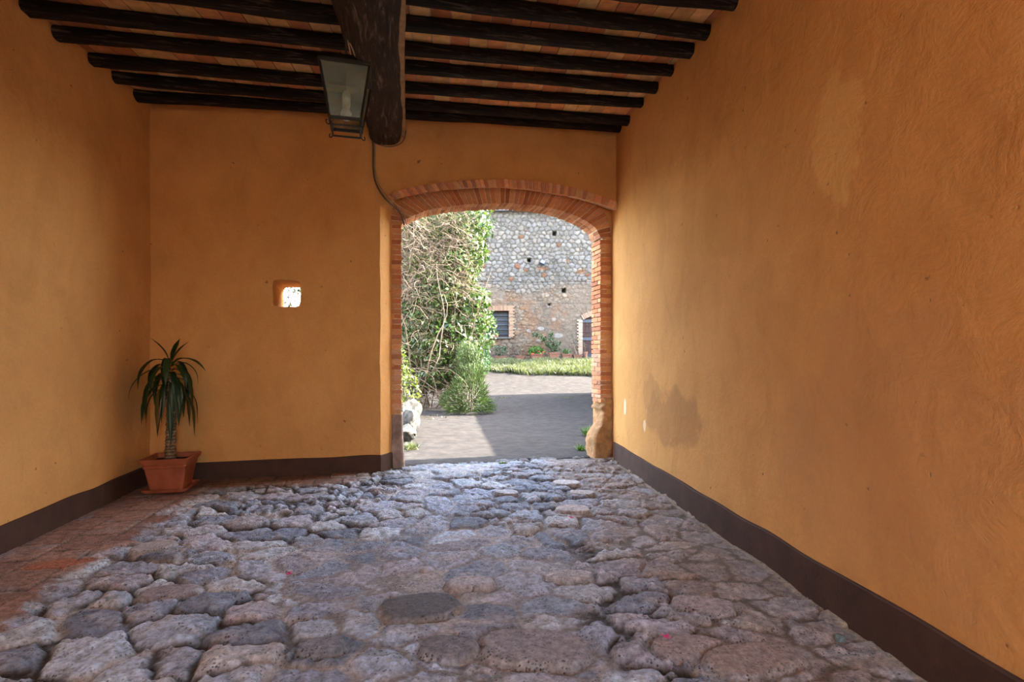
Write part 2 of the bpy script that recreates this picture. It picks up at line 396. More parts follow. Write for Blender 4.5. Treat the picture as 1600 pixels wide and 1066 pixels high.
# ---------------------------------------------------------------- WALLS
def wall_grid(name,p0,p1,z0,z1,thick,mat,res=.06,amp=.02,seed=0,step=None):
    """p0->p1 along the room face; thickness goes to the left-hand normal"""
    p0=np.array(p0,float); p1=np.array(p1,float); L=np.linalg.norm(p1-p0); d=(p1-p0)/L; n=np.array((-d[1],d[0]))
    ss=np.linspace(0,L,int(L/res)+1); zs=np.linspace(z0,z1,int((z1-z0)/res)+1)
    S,Z=np.meshgrid(ss,zs); s=S.ravel(); z=Z.ravel()
    dn=(fbm(s*.7,z*.7,seed=seed,o=5)-.5)*amp*2
    A=np.stack([p0[0]+d[0]*s+n[0]*dn,p0[1]+d[1]*s+n[1]*dn,z],-1)
    B=np.array([[*(p0+n*thick),z0],[*(p1+n*thick),z0],[*(p1+n*thick),z1],[*(p0+n*thick),z1]])
    nx,ny=len(ss),len(zs); Fc=[tuple(f) for f in grid_faces(nx,ny)]; N=nx*ny
    Fc.append((N+0,N+3,N+2,N+1))
    Fc.append(tuple(list(range(0,nx))[::-1]+[N,N+1])); Fc.append(tuple(list(range((ny-1)*nx,ny*nx))+[N+2,N+3]))
    Fc.append(tuple([j*nx for j in range(ny)]+[N+3,N])); Fc.append(tuple([j*nx+nx-1 for j in range(ny)][::-1]+[N+1,N+2]))
    return tag(mesh_obj(name,np.vstack([A,B]),Fc,mat),kind='structure')
YE=-2.6
wall_grid('wall_left',(XL(YE),YE),(XL(6.2),6.2),-.1,4.9,.35,M['plaster_l'],seed=50,amp=.02)
wall_grid('wall_right',(XR(8.0),8.0),(XR(YE),YE),-.1,5.0,.35,M['plaster_r'],seed=60,amp=.022)
# painted dark bands at the foot of the walls
def band(name,pts,z1,off,mat,seed):
    """pts: polyline of the wall foot, room on the right-hand side"""
    V=[];P=[Vector((*p,0)) for p in pts]
    S=[P[0]]
    for a,b in zip(P[:-1],P[1:]):
        L=(b-a).length; k=max(1,int(L/.08)); S+= [a+(b-a)*(i/k) for i in range(1,k+1)]
    out=[]
    for i,p in enumerate(S):
        t=(S[min(i+1,len(S)-1)]-S[max(i-1,0)]).normalized(); n=Vector((t.y,-t.x,0))
        zt=z1+.018*(float(vnoise(np.array([i*.21]),np.array([0.]),seed=seed)[0])-.5)
        out.append((p,n,zt))
    for p,n,zt in out:
        for o_,z in ((off,-.08),(off,zt-.006),(off-.006,zt),(-.03,zt),(-.03,-.08)):
            V.append(p+n*o_+Vector((0,0,z)))
    m=len(out); Fc=[(i*5+k,(i+1)*5+k,(i+1)*5+k+1,i*5+k+1) for i in range(m-1) for k in range(4)]
    Fc+=[(0,1,2,3,4),((m-1)*5+4,(m-1)*5+3,(m-1)*5+2,(m-1)*5+1,(m-1)*5)]
    return tag(mesh_obj(name,np.array([tuple(v) for v in V]),Fc,mat,smooth=False),kind='structure')
cA=wp(2.503,0,0); cB=wp(2.645,.215,0)
band('baseboard_left',[(XL(YE)+.0,YE),(XL(5.89),5.89)],.205,.024,M['skirt'],1)
band('baseboard_right',[(XR(7.33),7.33),(XR(YE),YE)],.222,.024,M['skirt'],2)
band('baseboard_back',[(P0.x,P0.y),(cA.x,cA.y),(cB.x,cB.y)],.205,.018,M['skirt'],3)

# back wall in two layers: the plaster face with its recess, and the thick masonry behind
R_in=[wallpt(*p,0) for p in [(616,312),(636,306.5),(658.5,301.7),(688,297.5),(717.6,295),(755,293.4),(791,293.2),(824,296),(855.6,300.8),(885,305.5),(912,312),(940,320),(963,328.5)]]
R_out=[wallpt(*p,0) for p in [(607,306.5),(625,299),(644.5,293),(680,288),(717.6,284.8),(755,282.6),(791,282),(824,283.6),(855.6,286.7),(885,292),(912,299.4),(940,308.5),(968,319)]]
INTR=[wallpt(*p,.22) for p in [(628.5,352),(632,344),(643,338.5),(672.6,327.5),(703,322.5),(734.5,319.5),(768,318),(802,318),(836,321.5),(869.6,327.5),(892,334.5),(912,343.5),(926,352),(934,361),(938,372)]]
def catmull(P,n):
    out=[]
    for i in range(len(P)-1):
        p0=P[max(i-1,0)];p1=P[i];p2=P[i+1];p3=P[min(i+2,len(P)-1)]
        for k in range(n):
            t=k/n
            out.append(tuple(.5*((2*b)+(-a+c)*t+(2*a-5*b+4*c-d)*t*t+(-a+3*b-3*c+d)*t**3) for a,b,c,d in zip(p0,p1,p2,p3)))
    out.append(tuple(P[-1])); return out
def resample(P,n):
    P=np.array(P); s=np.concatenate([[0],np.cumsum(np.hypot(*np.diff(P,axis=0).T))])
    t=np.linspace(0,s[-1],n); return np.stack([np.interp(t,s,P[:,0]),np.interp(t,s,P[:,1])],-1)
UR=5.665+.12; ZT=5.0
UL=INTR[0][0]; URB=INTR[-1][0]
def hole_loop(k=28):
    (u0,z1)=wallpt(426,436.5,0); (u1,z0)=wallpt(469.5,480,0); uc,zc=(u0+u1)/2,(z0+z1)/2; a,b=(u1-u0)/2,(z1-z0)/2
    L=[]
    for i in range(k):
        t=2*PI*(i+.5)/k; c_,s_=math.cos(t),math.sin(t); q=(abs(c_)**7+abs(s_)**7)**(-1/7)
        j=1+.02*math.sin(3*t+1)+.015*math.sin(5*t)
        L.append((uc+a*c_*q*j,zc+b*s_*q*j))
    return L
def layer(name,outer,w0,w1,holes,mat,outer_back=None,amp=.012,seed=0,parent=None):
    """outer & holes: CCW / any loops in (u,z); faces at w0 and w1"""
    loops=[outer]+holes; pts=[];edges=[]
    for L in loops:
        n=len(pts); pts+= [Vector(p) for p in L]; edges+= [(n+i,n+(i+1)%len(L)) for i in range(len(L))]
    nb=len(pts)
    def inside(p,L):
        c=False
        for i in range(len(L)):
            a=L[i];b=L[i-1]
            if (a[1]>p[1])!=(b[1]>p[1]) and p[0]<(b[0]-a[0])*(p[1]-a[1])/(b[1]-a[1]+1e-12)+a[0]: c=not c
        return c
    us=[p[0] for p in outer]; zs=[p[1] for p in outer]
    barr=np.array([tuple(p) for p in pts])
    g=.09; u=min(us)+g
    while u<max(us):
        z=min(zs)+g
        while z<max(zs):
            p=(u,z)
            if inside(p,outer) and not any(inside(p,h) for h in holes) and np.min(np.hypot(barr[:,0]-u,barr[:,1]-z))>g*.5: pts.append(Vector(p))
            z+=g
        u+=g
    vs,es,fs,ov,_,_=delaunay_2d_cdt(pts,edges,[],0,1e-5)
    inv={}
    for i,ol in enumerate(ov):
        for o_ in ol: inv[o_]=i
    tri=[]
    for f in fs:
        c_=(sum(vs[i][0] for i in f)/3,sum(vs[i][1] for i in f)/3)
        if inside(c_,outer) and not any(inside(c_,h) for h in holes): tri.append(tuple(f))
    N=len(vs); U=np.array([v[0] for v in vs]); Z=np.array([v[1] for v in vs])
    dn=(fbm(U*.8,Z*.8,seed=seed,o=4)-.5)*amp*2
    ub=U.copy(); zb=Z.copy()
    if outer_back:
        for i,p in enumerate(outer_back):
            ub[inv[i]]=p[0]; zb[inv[i]]=p[1]
    A=np.array([tuple(wp(U[i],w0+dn[i],Z[i])) for i in range(N)]); B=np.array([tuple(wp(ub[i],w1,zb[i])) for i in range(N)])
    def ori(f):
        a,b,c_=f; return (U[b]-U[a])*(Z[c_]-Z[a])-(U[c_]-U[a])*(Z[b]-Z[a])>0
    Fc=[f if ori(f) else f[::-1] for f in tri]; Fc+= [tuple(i+N for i in f[::-1]) for f in Fc]
    n=0
    for li,L in enumerate(loops):
        k=len(L); area=sum(L[i-1][0]*L[i][1]-L[i][0]*L[i-1][1] for i in range(k))
        for i in range(k):
            a=inv[n+i]; b=inv[n+(i+1)%k]; q=(a,a+N,b+N,b)
            if (area>0)!=(li>0): q=q[::-1]
            Fc.append(q)
        n+=k
    o=mesh_obj(name,np.vstack([A,B]),Fc,mat,parent,smooth=False)
    return tag(o,kind='structure') if not parent else o
def zig(p,q,k,jit,rs):
    return [(p[0]+(q[0]-p[0])*i/k+(rs.uniform(-jit,jit) if 0<i else 0),p[1]+(q[1]-p[1])*i/k) for i in range(k)]
rs=random.Random(5)
zt=wallpt(597,322,0)[1]
face=zig((0,-.1),(2.503,-.1),2,0,rs)+zig((2.503,-.1),(2.503,zt),14,.006,rs)+[(2.503,zt),(2.57,zt+.02)]
back=[(p[0]+(.142 if p[0]>2.4 else 0),p[1]) for p in face[:-2]]+[(2.645,zt),(2.66,zt+.02)]
ri=[tuple(p) for p in R_in]; face+=ri; back+=[(p[0],p[1]+.075) for p in ri]
tail=[(UR,ri[-1][1]-.01),(UR,ZT),(-.3,ZT),(-.3,-.1)]; face+=tail; back+=tail
layer('wall_back',face,0,.225,[hole_loop()],M['plaster_b'],back,.012,70)
# masonry behind
op=[(UL-.10,-.1)]+[(UL-.10,INTR[0][1]-.05)]+[(p[0]+(-.09 if i<3 else .09 if i>len(INTR)-4 else 0),p[1]+.07) for i,p in enumerate(INTR)]+[(URB+.10,INTR[-1][1]-.05),(URB+.10,-.1)]
out2=[(-1.0,-.1)]+op+[(7.5,-.1),(7.5,5.6),(-1.0,5.6)]
layer('wall_back',out2,.23,.72,[hole_loop()],M['plaster_b'],None,.0,71)
# unseen end wall behind the viewer; its opening is sized and placed for the light
def rear():
    mb=MB(); x0,x1=XL(YE)-.4,XR(YE)+.4; o0,o1,zt=.75,2.15,2.5
    mb.box(((x0+o0)/2,YE-.2,2),((o0-x0)/2,0,0),(0,.2,0),(0,0,2.6)); mb.box(((x1+o1)/2,YE-.2,2),((x1-o1)/2,0,0),(0,.2,0),(0,0,2.6))
    mb.box(((x0+x1)/2,YE-.2,(zt+4.6)/2),((o1-o0)/2,0,0),(0,.199,0),(0,0,(4.6-zt)/2))
    tag(mb.build('wall_rear',M['plaster_b']),kind='structure')
rear()

# ---------------------------------------------------------------- brick arch
PAL=[(.50,.20,.085),(.58,.26,.11),(.44,.165,.07),(.62,.32,.15),(.52,.24,.12),(.40,.16,.08),(.56,.30,.15)]
def bc(k=1.0,pale=0):
    c=np.array(random.choice(PAL))*random.uniform(.8,1.15)*k
    c=c*(1-pale)+np.array((.55,.44,.34))*pale; return tuple(c)
arch=empty('brick_archway',wp((UL+URB)/2,.22,0),TH,'wide segmental brick arch with worn brick jambs opening onto the sunny courtyard','archway')
def L(u,w,z): return Vector((u-(UL+URB)/2,w,z))      # archway-local
W0,W1=.22,.56
hood=MB(); ro=resample(catmull(R_out,6),58); rn=resample(catmull(R_in,6),58)
for i in range(57):
    g=.08; a0=ro[i]+(ro[i+1]-ro[i])*g; a1=ro[i+1]-(ro[i+1]-ro[i])*g; b0=rn[i]+(rn[i+1]-rn[i])*g; b1=rn[i+1]-(rn[i+1]-rn[i])*g
    j=random.uniform(-.006,.006); f0=-.045+random.uniform(-.006,.006)
    V=[L(b0[0],f0-W0,b0[1]+j-.014),L(b1[0],f0-W0,b1[1]+j-.014),L(a1[0],f0-W0,a1[1]+j),L(a0[0],f0-W0,a0[1]+j)]
    V+=[V[0]+Vector((0,.268,.078)),V[1]+Vector((0,.268,.078)),V[2]+Vector((0,.268,.01)),V[3]+Vector((0,.268,.01))]
    hood.add(V,[(0,1,2,3),(7,6,5,4),(0,4,5,1),(1,5,6,2),(2,6,7,3),(3,7,4,0)],bc(1.25,.10))
hood.build('hood_course',M['brick'],arch,bevel=.004)
mort=MB()
for i in range(57):
    V=[L(rn[i][0],-.034-W0,rn[i][1]-.012),L(rn[i+1][0],-.034-W0,rn[i+1][1]-.012),L(ro[i+1][0],-.034-W0,ro[i+1][1]-.006),L(ro[i][0],-.034-W0,ro[i][1]-.006)]
    V+=[V[0]+Vector((0,.26,.080)),V[1]+Vector((0,.26,.080)),V[2]+Vector((0,.26,.01)),V[3]+Vector((0,.26,.01))]; mort.add(V,[(0,1,2,3),(7,6,5,4),(0,4,5,1),(1,5,6,2),(2,6,7,3),(3,7,4,0)])
mort.build('hood_mortar',M['mortar'],arch)
# voussoirs: inner curve = intrados, outer = behind the hood
vin=resample(catmull(INTR,6),50)
top=resample([(INTR[0][0]-.17,INTR[0][1]-.02),(INTR[0][0]-.14,INTR[0][1]+.12)]+[(p[0],p[1]+.05) for p in catmull([wallpt(*p,.22) for p in [(640,306),(658.5,301.7),(688,297.5),(717.6,295),(755,293.4),(791,293.2),(824,296),(855.6,300.8),(885,305.5),(912,312),(935,320)]],5)]+[(URB+.13,INTR[-1][1]+.26),(URB+.17,INTR[-1][1]+.02)],50)
vs_=MB(); mo=MB()
for i in range(49):
    j=random.uniform(-.006,.006)
    for (wa,wb) in ((W0+random.uniform(-.005,.005),W0+.165),(W0+.175,W1)):
        g=.10; b0=vin[i]+(vin[i+1]-vin[i])*g; b1=vin[i+1]-(vin[i+1]-vin[i])*g; a0=top[i]+(top[i+1]-top[i])*g; a1=top[i+1]-(top[i+1]-top[i])*g
        V=[L(b0[0],wa-W0,b0[1]+j),L(b1[0],wa-W0,b1[1]+j),L(a1[0],wa-W0,a1[1]),L(a0[0],wa-W0,a0[1])]
        V+=[v+Vector((0,wb-wa,0)) for v in V]
        vs_.add(V,[(0,1,2,3),(7,6,5,4),(0,4,5,1),(1,5,6,2),(2,6,7,3),(3,7,4,0)],bc(.95))
    V=[L(vin[i][0],.009,vin[i][1]+.008),L(vin[i+1][0],.009,vin[i+1][1]+.008),L(top[i+1][0],.009,top[i+1][1]-.004),L(top[i][0],.009,top[i][1]-.004)]
    V+=[v+Vector((0,W1-W0-.02,0)) for v in V]; mo.add(V,[(0,1,2,3),(7,6,5,4),(0,4,5,1),(1,5,6,2),(2,6,7,3),(3,7,4,0)])
vs_.build('arch_ring',M['brick'],arch,bevel=.004); mo.build('arch_mortar',M['mortar'],arch)
def jamb(side,ua,ub,z0,z1):
    b=MB(); m=MB(); z=z0; k=0
    inner=ub if side<0 else ua
    while z<z1-.02:
        hgt=random.uniform(.050,.060); rag=.0+.035*max(0,(1.15-z)/1.15) if side>0 else .008
        ins=random.uniform(0,rag)+random.uniform(0,.006)
        a_,b_=(ua+ins,ub) if side>0 else (ua,ub-ins)
        splits=[W0,W0+.23,W1] if k%2 else [W0,W0+.115,W1]
        for s0,s1 in zip(splits[:-1],splits[1:]):
            pale=random.choice([0,0,0,.12]) if z>1.5 else random.choice([.05,.15,.3])
            f=random.uniform(-.006,.006) if s0==W0 else 0
            c0=L((a_+b_)/2,(s0+s1)/2-W0+f,z+hgt/2); b.box(c0,((b_-a_)/2,0,0),(0,(s1-s0)/2-.004,0),(0,0,hgt/2),bc(1,pale),jit=.004)
        z+=hgt+random.uniform(.007,.013); k+=1
    mi=.016; a_,b_=(ua+mi+.02,ub) if side>0 else (ua,ub-mi)
    m.box(L((a_+b_)/2,(W1-W0)/2+.004,(z0+z1)/2),((b_-a_)/2,0,0),(0,(W1-W0)/2-.008,0),(0,0,(z1-z0)/2))
    b.build('jamb',M['brick'],arch,bevel=.005); m.build('jamb_mortar',M['mortar'],arch)
jamb(-1,UL-.135,UL,.62,INTR[0][1]-.0)
jamb(1,URB,URB+.17,.77,INTR[-1][1]-.0)
# eroded stone foot of the right jamb and plastered foot of the left one
def rough_post(name,prof,wa,wb,colr,seed,amp):
    """prof: list of (z,u0,u1)"""
    zs=np.linspace(prof[0][0],prof[-1][0],34); Z=[p[0] for p in prof]
    rings=[];C=[]
    for z in zs:
        u0=np.interp(z,Z,[p[1] for p in prof]); u1=np.interp(z,Z,[p[2] for p in prof]); r=[]
        n=44
        for k in range(n):
            t=2*PI*k/n; c_,s_=math.cos(t),math.sin(t); q=(abs(c_)**6+abs(s_)**6)**(-1/6)
            u=(u0+u1)/2+(u1-u0)/2*c_*q; w=(wa+wb)/2+(wb-wa)/2*s_*q
            nn=float(fbm(np.array([u*7.]),np.array([w*7.]),np.array([z*7.]),seed=seed,o=4)[0])-.5
            r.append(L(u+c_*nn*amp*2,w-W0+s_*nn*amp*2,z)); C.append(np.array(colr)*(1+nn*1.1))
        rings.append(r)
    b=MB(); b.loft(rings); b.C=[tuple(np.clip(c,0,1)) for c in C]
    return b.build(name,M['stone'],arch,smooth=True)
def uz(px,py): return wallpt(px,py,.22)
pr=[]
for (xl,xr,y) in [(928,958,722),(928,957,712),(928,957,690),(929,956,681),(934,955,672),(940,955,664),(942,955,650),(943,955,643),(937,956,640),(938,956,636),(944,956,632),(943,956,626),(941,956,622)]:
    pr.append((uz(xl,y)[1],uz(xl,y)[0],uz(xr,y)[0]+.03))
s=rough_post('stone_foot',pr,.205,.55,(.42,.235,.11),90,.045); tag(s,'eroded tan stone foot')
pl=[]
for (xl,xr,y) in [(612,633,734),(612,633,722),(613,631,700),(614,630.5,680),(615,630,660),(615,629.5,648)]:
    pl.append((uz(xl,y)[1],uz(xl,y)[0]-.03,uz(xr,y)[0]))
s=rough_post('plaster_foot',pl,.200,.55,(.36,.27,.22),91,.018); tag(s,'crumbling plastered foot')

# ---------------------------------------------------------------- ceiling: joists, tiles, main beam
def onL(px,py):
    a=(px-CX)/F; Y=(-4.06+.194*5.89)/(a+.194); return Vector((a*Y,Y,EYE+(HY-py)/F*Y))
def onR(px,py):
    a=(px-CX)/F; Y=(1.436+.0804*7.36)/(a+.0804); return Vector((a*Y,Y,EYE+(HY-py)/F*Y))
jl=[onL(213,157),onL(180,130),onL(144,102),onL(90,62),onL(42,22)]
jr=[onR(970,206),onR(983,195),onR(1004,168),onR(1026,145),onR(1048,119),onR(1080,88),onR(1104,60),onR(1146,15)]
for Y,Z in ((3.53,3.96),(3.12,3.91),(2.70,3.86)): jl.append(Vector((XL(Y),Y,Z)))
for k in range(9):
    Y=jl[-1].y-.48; jl.append(Vector((XL(Y),Y,jl[-1].z-.035)))
    Y=jr[-1].y-.52; jr.append(Vector((XR(Y),Y,jr[-1].z-.035)))
ordn=['nearest','second','third','fourth','fifth','sixth','seventh','eighth','ninth']
JH=.105
sagp=[.0,.02,.03,.015,.03,.035,.02,.06]
JT=[]   # joist centre lines for tiles
for i,(a,b) in enumerate(zip(jl,jr)):
    sag=sagp[i] if i<8 else .02
    d=(b-a).normalized(); n=Vector((-d.y,d.x,0)).normalized(); mb=MB(); rings=[]; K=56
    org=(a+b)/2; rj=random.Random(100+i)
    for k in range(K+1):
        t=-.035+1.07*k/K; p=a+(b-a)*t; t2=max(0,min(1,t))
        p=p-Vector((0,0,sag*math.sin(PI*t2)*1.0))
        hw=.062; r=[]
        for m_ in range(14):
            an=2*PI*m_/14; c_,s_=math.cos(an),math.sin(an); q=(abs(c_)**3.2+abs(s_)**3.2)**(-1/3.2)
            nn=float(fbm(np.array([t*9.]),np.array([c_*1.2+i*5]),np.array([s_*1.2]),seed=33,o=4)[0])-.5
            rr=1+nn*.55
            zz=JH/2+JH/2*s_*q*(rr if s_<.3 else 1)
            r.append(p+n*hw*c_*q*rr+Vector((0,0,zz))-org)
        rings.append(r)
    mb.loft(rings)
    ang=math.atan2(d.y,d.x); R=Matrix.Rotation(-ang,3,'Z')
    mb.V=[tuple(R@Vector(v)) for v in mb.V]
    o=mb.build('ceiling_joist',M['joist'],smooth=True,loc=org,rz=ang)
    if i<9: tag(o,f'dark rough wooden ceiling joist, {ordn[i]} to the arched back wall','joist','dark ceiling joists')
    else: tag(o,'dark rough wooden ceiling joist over the camera end of the passage','joist','dark ceiling joists')
    JT.append((a,b,n,sag))
# the first joist lies against the wall: an extra row behind it so that tiles reach the wall
tb=MB(); TP=[(.64,.29,.11),(.70,.35,.13),(.74,.46,.17),(.58,.23,.09),(.78,.52,.22),(.54,.22,.09),(.7,.42,.17)]
def jp(i,t):
    if i<0:
        a,b,n,s=JT[0]; p=a+(b-a)*t; return p+n*.5+Vector((0,0,.05-.0*s))
    a,b,n,s=JT[i]; return a+(b-a)*t-Vector((0,0,s*math.sin(PI*max(0,min(1,t)))))
for i in range(-1,len(JT)-1):
    K=34
    for k in range(K):
        t0=-.02+1.04*(k+.03)/K; t1=-.02+1.04*(k+.97)/K; up=Vector((0,0,JH-.006+random.uniform(-.004,.004)))
        V=[jp(i,t0)+up,jp(i,t1)+up,jp(i+1,t1)+up,jp(i+1,t0)+up]; V+=[v+Vector((0,0,.03)) for v in V]
        c=tuple(np.array(random.choice(TP))*random.uniform(.8,1.12)*(.8 if t1<.45 else 1))  # tiles on the left coloured darker, for the dimmer light there
        tb.add(V,[(0,1,2,3),(7,6,5,4),(0,4,5,1),(1,5,6,2),(2,6,7,3),(3,7,4,0)],c)
tb.F=[f[::-1] for f in tb.F]
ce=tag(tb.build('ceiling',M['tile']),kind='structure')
mb=MB()
for i in range(-1,len(JT)-1):
    up=Vector((0,0,JH+.004)); V=[jp(i,-.05)+up,jp(i,.5)+up,jp(i,1.05)+up,jp(i+1,1.05)+up,jp(i+1,.5)+up,jp(i+1,-.05)+up]; V+=[v+Vector((0,0,.12)) for v in V]
    mb.add(V,[(0,5,4,1),(1,4,3,2),(6,7,10,11),(7,8,9,10),(0,1,7,6),(1,2,8,7),(2,3,9,8),(3,4,10,9),(4,5,11,10),(5,0,6,11)])
mb.build('mortar_bed',M['mortar'],ce)
# main beam
A=Vector((-1.60,6.66,4.06)); B=Vector((-.955,3.4,3.765)); D=(A-B); E=B-D*(5.6/3.33)
def build_beam():
    d=(A-E).normalized(); n=Vector((-d.y,d.x,0)).normalized(); upv=n.cross(d)*-1
    if upv.z<0: upv=-upv
    org=(A+E)/2; K=150; Ltot=(A-E).length; rings=[]; NR=30
    for k in range(K+1):
        t=k/K; p=E+(A-E)*t; r=[]
        wob=.018*math.sin(t*21)+.012*math.sin(t*37+1)
        dist=(1-t)*Ltot
        hw=.205+.010*math.sin(t*30)+ (.03*max(0,min(1,(dist-2.2)/1.2)) )
        for m_ in range(NR):
            an=2*PI*m_/NR; c_,s_=math.cos(an),math.sin(an); q=(abs(c_)**3.4+abs(s_)**3.4)**(-1/3.4)
            nn=float(fbm(np.array([t*26.]),np.array([c_*2.2]),np.array([s_*2.2]),seed=44,o=5)[0])-.5
            rr=1+nn*.20
            r.append(p+n*(hw*c_*q*rr+wob*.6)+Vector((0,0,.19+.19*s_*q*rr))-org)
        rings.append(r)
    mb=MB(); mb.loft(rings)
    ang=math.atan2(d.y,d.x); R=Matrix.Rotation(-ang,3,'Z'); mb.V=[tuple(R@Vector(v)) for v in mb.V]
    o=mb.build('main_beam',M['beam'],smooth=True,loc=org,rz=ang)
    tag(o,'massive weathered dark timber beam running overhead to the wall above the arch','beam')
    # pale plaster fillet along its right flank, under the tiles
    f=MB(); K=70; rr=random.Random(3); rings=[]
    for k in range(K+1):
        t=k/K; p=E+(A-E)*t - n*(.218+.03*max(0,min(1,((1-t)*Ltot-2.2)/1.2))+rr.uniform(-.005,.005)) + Vector((0,0,.115+rr.uniform(-.012,.012)))-org
        q=[p+n*.05+Vector((0,0,-.0)),p-n*.022,p-n*.030+Vector((0,0,.28)),p+n*.05+Vector((0,0,.28))]; rings.append(q)
    f.loft(rings); f.V=[tuple(R@Vector(v)) for v in f.V]
    f.build('plaster_fillet',plain_mat('pale_plaster',(.42,.27,.14),.9,0,.2,14,.5),o)
build_beam()

# ---------------------------------------------------------------- lantern hanging beside the beam
def build_lantern():
    Y=3.9; c=Vector(ray(541,160,Y)); px=Y/F
    r=empty('hanging_lantern',(c.x,c.y,c.z),TH,'old black iron lantern with dusty tapered glass panes hanging beside the beam','lantern')
    T=.172; Bm=.108; zt=.212; zb=-.165; zf=-.215
    fr=MB()
    ct=[Vector((sx*T,sy*T,zt)) for sx,sy in ((-1,-1),(1,-1),(1,1),(-1,1))]; cb=[Vector((sx*Bm,sy*Bm,zb)) for sx,sy in ((-1,-1),(1,-1),(1,1),(-1,1))]
    for a,b in zip(ct,cb): fr.tube([a,b],.0095,4)
    for L_ in (ct,cb):
        for i in range(4):
            a,b=L_[i],L_[(i+1)%4]; d=(b-a)/2; h=.013 if L_ is ct else .010
            s=Vector((0,0,1)).cross(d).normalized()
            fr.box((a+b)/2,d*1.04,s*.010,(0,0,h))
    # lower gallery with thin rim
    cg=[Vector((v.x*.94,v.y*.94,zf)) for v in cb]
    for a,b in zip(cb,cg): fr.tube([a,b],.006,6)
    for i in range(4):
        a,b=cg[i],cg[(i+1)%4]; fr.tube([a,b],.0075,6)
    fr.build('frame',M['iron'],r,bevel=.002)
    for i,v in enumerate(cg):
        s=MB(); o_=Vector((v.x,v.y,0)).normalized(); P=[]
        for k in range(11):
            t=k/10; an=-.3+t*4.6; rad=.022*(1-.45*t)
            P.append(v+Vector((0,0,.022))+o_*(.006+ .026*t*0+ .020-rad*math.cos(an))+Vector((0,0,-.012-rad*math.sin(an))))
        s.tube([v+Vector((0,0,.05))]+P,.0045,6); s.build('scroll_foot',M['iron'],r,smooth=True)
    for i in range(4):
        a,b=ct[i],ct[(i+1)%4]; c_,d=cb[(i+1)%4],cb[i]; g=MB(); n=(b-a).cross(d-a).normalized()*.0015
        V=[a,b,c_,d]; V=[v*.985 for v in V]; g.add([v-n for v in V]+[v+n for v in V],[(0,1,2,3),(7,6,5,4),(0,4,5,1),(1,5,6,2),(2,6,7,3),(3,7,4,0)]); g.build('glass_pane',M['glass'],r)
    top=MB(); R0=[Vector((sx*T*1.06,sy*T*1.06,zt+.012)) for sx,sy in ((-1,-1),(1,-1),(1,1),(-1,1))]
    R1=[Vector((v.x*.45,v.y*.45,zt+.075)) for v in R0]; R2=[Vector((v.x*.30,v.y*.30,zt+.115)) for v in R0]
    top.loft([R0,R1,R2]); top.build('cap',M['iron'],r)
    rod=MB(); zc=4.22-c.z; rod.tube([(0,0,zt+.11),(0,0,zc)],.009,8)
    for k in range(12):
        pass
    rod.build('hanging_rod',M['iron'],r,smooth=True)
    k=MB(); k.tube([(.045,-.01,zt+.03),(.047,-.012,zt+.05),(.045,-.01,zt+.065)],[.008,.014,.008],8); 
    hs_=MB(); hs_.tube([(0,0,zt+.03),(0,0,.075)],[.006,.006],10); hs_.build('holder_stem',M['iron'],r,smooth=True); hb=MB(); hb.tube([(0,0,.080),(0,0,.062),(0,0,.03),(0,0,-.03),(0,0,-.05)],[.016,.027,.031,.029,.024],16)
    h_=hb.build('lamp_holder',M['bulbglass'],r,smooth=True)
    b=MB(); P=[];Rr=[]
    for i in range(11):
        an=PI*i/10; P.append((0,0,-.092+.046*math.cos(an))); Rr.append(max(.002,.044*math.sin(an)))
    b.tube(P,Rr,18); b.build('bulb',M['bulb'],h_,smooth=True)
    return r
build_lantern()
# cables
def wire(name,P,r,mat,label,cat,n=8,sub=6,group=None):
    P=[Vector(p) for p in P]; Q=[Vector(v) for v in catmull([tuple(p) for p in P],sub)]
    mb=MB(); mb.tube([q-Q[0] for q in Q],r,n); o=mb.build(name,mat,smooth=True,loc=Q[0]); return tag(o,label,cat,group)
def W(px,py,w): u,z=wallpt(px,py,w); return wp(u,w,z)
wire('wall_cable',[W(577,178,-.02),W(580,205,-.02),W(583,228,-.018),W(583,262,-.016),W(587,285,-.018),W(597,304,-.07),W(608,316,-.03),W(620,326,.12),W(628,338,.19),W(632,352,.20)],.011,M['cable'],'brown cable running down the wall from the beam end to the arch','cable')
wire('wall_cable',[W(580,178,-.02),W(583.5,205,-.02),W(586,228,-.018),W(586,262,-.018),W(590,283,-.02),W(600,301,-.085),W(612,313,-.045),W(624,324,.12),W(632,336,.19),W(634,350,.20)],.006,M['pale_cable'],'thin pale wire clipped beside the brown wall cable','cable')
wire('lantern_cable',[ray(533,40,4.0),ray(541,58,4.02),ray(546,75,4.04),ray(549,92,4.05),ray(552,106,4.06)],.0055,M['pale_cable'],'pale wire dangling from the beam side into the lantern top, left one','cable')
wire('lantern_cable',[ray(543,60,4.05),ray(552,80,4.09),ray(556,98,4.08),ray(559,113,4.08)],.005,M['pale_cable'],'pale wire dangling from the beam side into the lantern top, right one','cable')
wire('thin_wire',[W(584,222,-.015),W(592,226,-.02),W(606,229,-.02),W(620,227,-.02),W(630,220,-.02),W(634,205,-.02)],.006,M['cable'],'thin dark wire looped round the beam end on the wall','wire')

